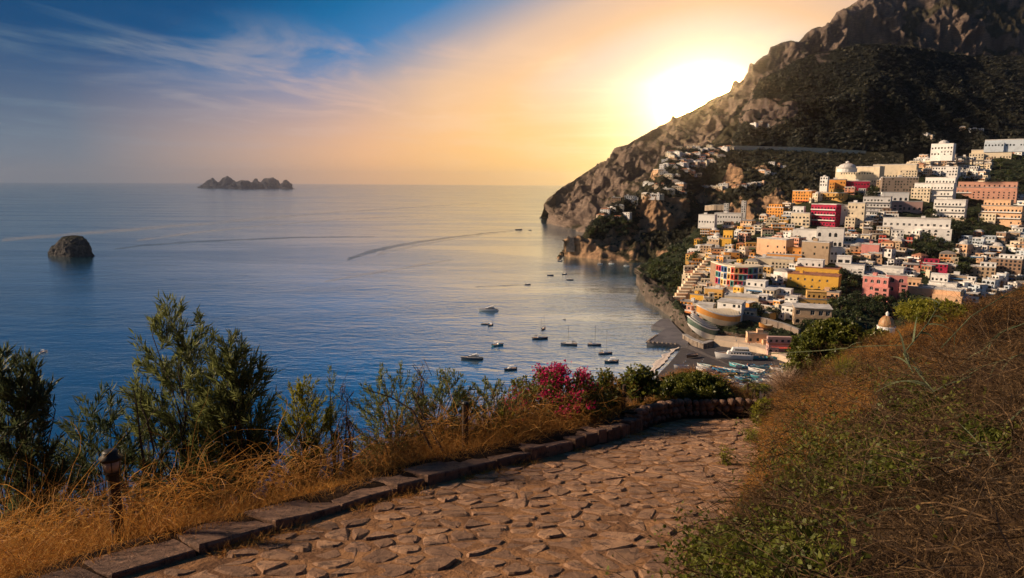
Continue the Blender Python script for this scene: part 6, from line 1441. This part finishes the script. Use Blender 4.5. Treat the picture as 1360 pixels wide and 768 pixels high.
M_YG = leaf_mat('yellow_green_leaf', (.12, .14, .014), (.32, .29, .03), trans=.45, scale=5); M_GB = leaf_mat('glossy_green_leaf', (.045, .065, .011), (.15, .15, .022), trans=.3, scale=5, rough=.4); M_FL = leaf_mat("magenta_bract", (.42, .004, .075), (.58, .012, .14), trans=.4, scale=9); M_DRYL = leaf_mat('dry_leaf', (.22, .10, .04), (.34, .17, .06), trans=.35, scale=6)
bush('oleander_bush', 'tall grey-green oleander with two leafy crowns, the biggest shrub on the sea side', 'shrub', 245, 6.9, 392, 165, M_OLE, .12, .015, 180, 56, .5, seed=3, lean=-.05)
bush('oleander_bush', 'rounded oleander joined to the right of the biggest shrub', 'shrub', 302, 6.7, 440, 130, M_OLE, .12, .015, 160, 54, .45, seed=4)
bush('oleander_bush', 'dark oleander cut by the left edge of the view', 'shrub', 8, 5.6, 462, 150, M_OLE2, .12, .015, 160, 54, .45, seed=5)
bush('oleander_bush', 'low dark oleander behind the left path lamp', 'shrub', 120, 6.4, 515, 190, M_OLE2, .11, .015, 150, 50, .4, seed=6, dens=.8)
bush('oleander_bush', 'sparse reddish-stemmed oleander between the path lamp and the biggest shrub', 'shrub', 180, 6.9, 468, 90, M_OLE, .085, .016, 50, 50, .45, seed=7)
bush('broom_bush', 'yellow-green feathery shrub right of the oleanders', 'shrub', 400, 7.3, 500, 110, M_YG, .055, .011, 130, 64, .35, seed=8)
bush('broom_bush', 'small tuft of olive-green broom poking above the orange grass', 'shrub', 437, 7.4, 484, 22, M_OLE, .05, .010, 12, 50, .3, seed=9)
bush('sea_shrub', 'open shrub with crooked dead branches and green tips', 'shrub', 520, 7.8, 482, 130, M_OLE, .065, .014, 120, 46, .35, seed=10, dens=.8)
bush('sea_shrub', 'silvery green shrub left of the rough wooden post', 'shrub', 590, 8.2, 490, 110, M_OLE, .06, .014, 110, 48, .32, seed=11)
bush('sea_shrub', 'grey-green shrub right of the rough wooden post', 'shrub', 655, 8.6, 498, 110, M_OLE, .06, .014, 100, 48, .3, seed=12, dens=.9)
bush('sea_shrub', 'bright green low shrub behind the rough wooden post', 'shrub', 668, 8.1, 535, 50, M_YG, .045, .012, 26, 45, .22, seed=13)
bush('bougainvillea', 'bougainvillea with magenta bracts spilling over the dry grass', 'flowering shrub', 742, 9.4, 488, 150, M_GB, .05, .030, 190, 44, .25, style='round', flowers=(M_FL, 20, lambda x, z: (-.35 < x < .6 and z > .55) or (x < -.45 and .25 < z < .62) or (.0 < x < .12)), seed=14)
bush('vine_bush', 'leafy green shrub right of the bougainvillea', 'shrub', 803, 10.1, 490, 66, M_GB, .055, .034, 80, 40, .25, style='round', seed=15)
bush('vine_bush', 'grape-like vine arching over the weathered posts', 'shrub', 850, 10.7, 484, 66, M_GB, .075, .055, 60, 28, .25, style='round', seed=16, lowfrac=.5)
bush('round_bush', 'dense dark green shrub on top of the end wall', 'shrub', 930, 11.2, 497, 92, M_GB, .05, .03, 230, 60, .22, style='round', seed=17, depth=.5)
bush('round_bush', 'smaller olive-brown shrub left of the dense dark shrub', 'shrub', 893, 11.2, 502, 44, M_GB, .05, .026, 60, 44, .2, style='round', seed=18)
bush('hedge_bush', 'big clipped-looking evergreen shrub crowning the bank', 'shrub', 1112, 13.2, 425, 122, M_GB, .075, .045, 420, 70, .3, style='round', seed=19, depth=.8, lowfrac=.2)
bush('hedge_bush', 'low shrub right of the big evergreen shrub, in front of the church dome', 'shrub', 1172, 12.8, 438, 60, M_GB, .06, .034, 110, 50, .25, style='round', seed=20)
bush('hedge_bush', 'small bushy shrub at the foot of the big evergreen shrub', 'shrub', 1062, 12.6, 480, 36, M_GB, .06, .034, 50, 46, .2, style='round', seed=21)
bush('gorse_bush', 'bright yellow-green shrub on the crest of the dry bank', 'shrub', 1245, 12.2, 398, 96, M_YG, .05, .024, 230, 64, .22, style='round', seed=22, depth=.6)
bush('path_weed', 'bright green weed at the foot of the bank where the path ends', 'weed', 1025, 9.9, 530, 36, M_YG, .05, .026, 60, 44, .25, style='round', seed=23)
bush('path_weed', 'green weed halfway up the right edge of the path', 'weed', 1012, 8.6, 588, 26, M_YG, .035, .015, 18, 30, .15, style='round', seed=24)
bush('path_weed', 'small weed growing out of the cobbles by the right edge', 'weed', 976, 7.2, 618, 22, M_YG, .03, .014, 16, 24, .12, style='round', seed=25)
for px, Y, pt, w_, sd_, l in ((560, 8.0, 470, 36, 31, 'wispy dry seed stalks above the crooked shrub'), (455, 7.4, 500, 30, 32, 'rusty dried stalks left of the crooked shrub'), (700, 9.0, 505, 50, 33, 'dry orange stalks left of the bougainvillea'), (1090, 12.4, 474, 70, 34, 'dry brown brush at the foot of the big evergreen shrub'), (1062, 11.6, 500, 50, 35, 'dry grey-brown brush above the end of the path'), (1310, 11.8, 392, 80, 36, 'rusty dry brush on the bank crest at the right edge'), (1180, 12.0, 462, 60, 37, 'dry brown brush below the church dome')):
    bush('dry_bush', l, 'dry plant', px, Y, pt, w_, M_DRYL, .018, .007, 60, 26, .3, style='round', seed=sd_, stemmat=M_TWIG)
# dead crooked branches in the open shrub
def dead_branch(P, r0, label):
    e = empty('dead_branch', P[0], 0, label, 'branch'); g = MB(); Q = [Vector(p) - Vector(P[0]) for p in P]; g.tube(Q, [r0 * (1 - .75 * i / (len(Q) - 1)) for i in range(len(Q))], 6); g.build('main_branch', M_BARK, e)
    for i in range(1, len(Q) - 1):
        s_ = MB(); d = Vector((rs.uniform(-1, 1), rs.uniform(-.4, .4), rs.uniform(.1, 1))).normalized() * rs.uniform(.12, .28); s_.tube([Q[i], Q[i] + d * .5 + Vector((0, 0, .03)), Q[i] + d], [r0 * .4, r0 * .25, r0 * .1], 4); s_.build('side_twig', M_BARK, e)
for pts, r0, l in (([(575, 600, 7.0), (560, 570, 7.0), (548, 545, 7.05), (520, 528, 7.1), (480, 515, 7.1)], .016, 'crooked bare branch arching left over the orange grass'), ([(590, 602, 7.0), (565, 560, 7.1), (552, 530, 7.1), (562, 505, 7.15), (548, 485, 7.2)], .014, 'bare branch rising through the open shrub'),
                   ([(192, 620, 6.2), (186, 580, 6.2), (182, 540, 6.25), (176, 512, 6.3)], .014, 'pale reddish bare stem behind the path lamp'), ([(205, 600, 6.2), (196, 560, 6.2), (186, 535, 6.25), (190, 500, 6.3)], .011, 'forked pale stem right behind the path lamp'), ([(470, 520, 7.3), (455, 540, 7.25), (452, 516, 7.3), (463, 492, 7.3)], .007, 'thin black twig standing above the orange grass')):
    dead_branch([tuple(at(*p)) for p in pts], r0, l)
# little palm beyond the end wall
def palm(px, Y, ptop, pb, label):
    b = at(px, pb, Y); k = ppm(b); z_ = gz(b.x, Y); H = at(px, ptop, Y).z - z_; b.z = z_; e = empty('palm_tree', b, 0, label, 'palm'); g = MB(); g.tube([(0, 0, -1.5), (.01, 0, H * .35), (.0, 0, H * .62)], [.05, .045, .04], 8); g.build('trunk', M_BARK, e); rng = np.random.default_rng(2)
    for i in range(15):
        a = i * 2.4; L_ = H * .62; up = rng.uniform(.1, 1.1); pts = [Vector((0, 0, H * .6))]; d = Vector((math.cos(a), math.sin(a), up)).normalized()
        for q in range(6): d = (d + Vector((0, 0, -.22))).normalized(); pts.append(pts[-1] + d * L_ / 6)
        PP = []; DD = []
        for q in range(44):
            t = .12 + .88 * q / 44 * .99; f = t * 6; i0 = min(int(f), 5); p = pts[i0].lerp(pts[i0 + 1], f - i0); dd = (pts[i0 + 1] - pts[i0]).normalized(); s_ = dd.cross(Vector((0, 0, 1))).normalized() * (1 if q % 2 else -1); PP.append(tuple(p)); DD.append(tuple(s_ + dd * .7 + Vector((0, 0, -.25))))
        fo = link('frond', npmesh('frond', *leaves(np.array(PP), np.array(DD), np.full(44, H * .20), np.full(44, H * .022), rng), M_YG if i % 2 else M_GB), e)
palm(1004, 11.6, 497, 535, 'little palm with drooping fronds beyond the end wall')
# pale feathery grass plume beside the beach view
def plume(px, Y, pt, wpx, label, matl, seed, n=700, L=.4):
    c = at(px, 400, Y); z0 = gz(c.x, Y); rng = np.random.default_rng(seed); H = at(px, pt, Y).z - z0; k = ppm(c); w_ = wpx / k / 2
    P = np.stack([rng.normal(size=n) * w_ * .3, rng.normal(size=n) * w_ * .3, rng.uniform(0, .1, n)], 1); D = np.stack([rng.normal(size=n) * .45, rng.normal(size=n) * .4, np.ones(n)], 1)
    o = link('grass_plume', npmesh('grass_plume', *ribbons(P, D, np.full(n, H) * rng.uniform(.6, 1.1, n), rng.uniform(.004, .012, n), 5, rng.uniform(.2, 1.0, n), .6, rng), matl), None, (c.x, Y, z0)); return tag(o, label, 'grass')
M_PALE = grass_mat('pale_plume', (.55, .40, .30), (.42, .30, .22), (.7, .55, .42))
plume(1050, 12.3, 488, 30, 'pale cream feathery grass tuft at the left end of the bank crest', M_PALE, 3, 900)
plume(1130, 11.0, 470, 30, 'yellow green grass tuft on the sunlit part of the bank', M_YG, 5, 300)
# long reed leaves lying over the bank at the right
M_REED = grass_mat('reed_leaf', (.085, .115, .060), (.14, .17, .09), (.22, .24, .13), .3)
def reed(pts, wd, label, nl=9, seed=1):
    """a cane whose stalk runs through px/py/Y points, with long leaves"""
    rng = np.random.default_rng(seed); P = [at(*p) for p in pts]; O = P[0]; e = empty('reed', O, 0, label, 'reed'); Q = [p - O for p in P]; g = MB(); g.tube(Q, [.007] * (len(Q) - 1) + [.003], 5); g.build('stalk', M_REED, e)
    for i in range(nl):
        t = (i + .6) / nl * (len(Q) - 1); j = min(int(t), len(Q) - 2); p = Q[j].lerp(Q[j + 1], t - j); d = (Q[j + 1] - Q[j]).normalized(); D = np.array(d) * .9 + rng.normal(size=3) * .55 + np.array([0, 0, .25])
        v, f = ribbons(np.array([tuple(p)]), D[None], np.array([rng.uniform(.25, .5)]), np.array([wd]), 8, np.array([rng.uniform(.5, 1.4)]), .3, rng); link('leaf', npmesh('leaf', v, f, M_REED), e)
reed([(1215, 500, 6.4), (1200, 470, 6.6), (1232, 430, 7.0), (1250, 400, 7.2)], .022, 'leafy green cane standing up on the bank', 10, 1)
reed([(1260, 560, 5.2), (1240, 520, 5.4), (1215, 490, 5.6)], .022, 'cane with drooping blades in the middle of the bank', 9, 2)
reed([(1180, 790, 2.6), (1250, 745, 2.7), (1330, 690, 2.8), (1400, 640, 2.9)], .018, 'long bluish cane crossing the lower right corner', 7, 3)
reed([(1400, 742, 2.7), (1330, 742, 2.75), (1265, 752, 2.75)], .014, 'flat blue-green blade along the bottom right', 3, 4)
reed([(1400, 505, 4.0), (1330, 570, 3.9), (1290, 610, 3.9), (1230, 625, 4.0)], .018, 'pale green cane lying across the dark right side of the bank', 6, 5)
reed([(1380, 590, 3.6), (1300, 603, 3.7), (1210, 612, 3.8)], .016, 'second pale cane lying almost level below the first', 4, 6)
reed([(1020, 470, 10), (1090, 466, 9.6), (1150, 460, 9.2), (1215, 458, 8.8)], .012, 'long thin stem sticking out left across the bank crest', 3, 7)
reed([(1250, 462, 8.0), (1290, 420, 8.2), (1330, 395, 8.4), (1360, 380, 8.5)], .012, 'thin cane arching toward the right edge above the bank', 4, 8)

# more canes and blades lying across the shaded right side of the bank
for i, (x0_, y0_, x1_, y1_, Y_, l) in enumerate(((1360, 470, 1250, 520, 6.0, 'grey-green cane leaning in from the right edge, uppermost of the lying canes'), (1290, 500, 1180, 560, 5.6, 'thin brown-green cane pointing down the middle of the bank'), (1365, 540, 1270, 552, 4.8, 'short blue-green cane at the right edge of the bank'), (1150, 640, 1280, 600, 4.1, 'pale thin cane lying up the dark middle of the bank'), (1365, 655, 1255, 676, 3.3, 'blue-grey cane low on the right, above the corner cane'), (1120, 700, 1240, 668, 3.4, 'brownish cane low in the middle of the bank'), (1360, 430, 1300, 470, 7.0, 'short green cane near the crest at the right edge'))):
    xm, ym = (x0_ + x1_) / 2, (y0_ + y1_) / 2 - 8; reed([(x0_, y0_, Y_), (xm, ym, Y_ + .05), (x1_, y1_, Y_ + .1)], .014, l, 5, 40 + i)
# ================================================================== HAZE
HAZE_D = 0.000034
mh = bpy.data.materials.new('air'); mh.use_nodes = True; t = NT(mh.node_tree); t.n.clear()
pv = t.new('ShaderNodeVolumePrincipled'); pv.inputs['Density'].default_value = HAZE_D; pv.inputs['Color'].default_value = (.90, .90, .92, 1); pv.inputs['Anisotropy'].default_value = .95
out = t.new('ShaderNodeOutputMaterial'); t.l.new(pv.outputs[0], out.inputs['Volume'])
mb = MB(); mb.box(-42000, 42000, -42000, 42000, -60, 760); tag(mb.build('haze', mh), kind='stuff')
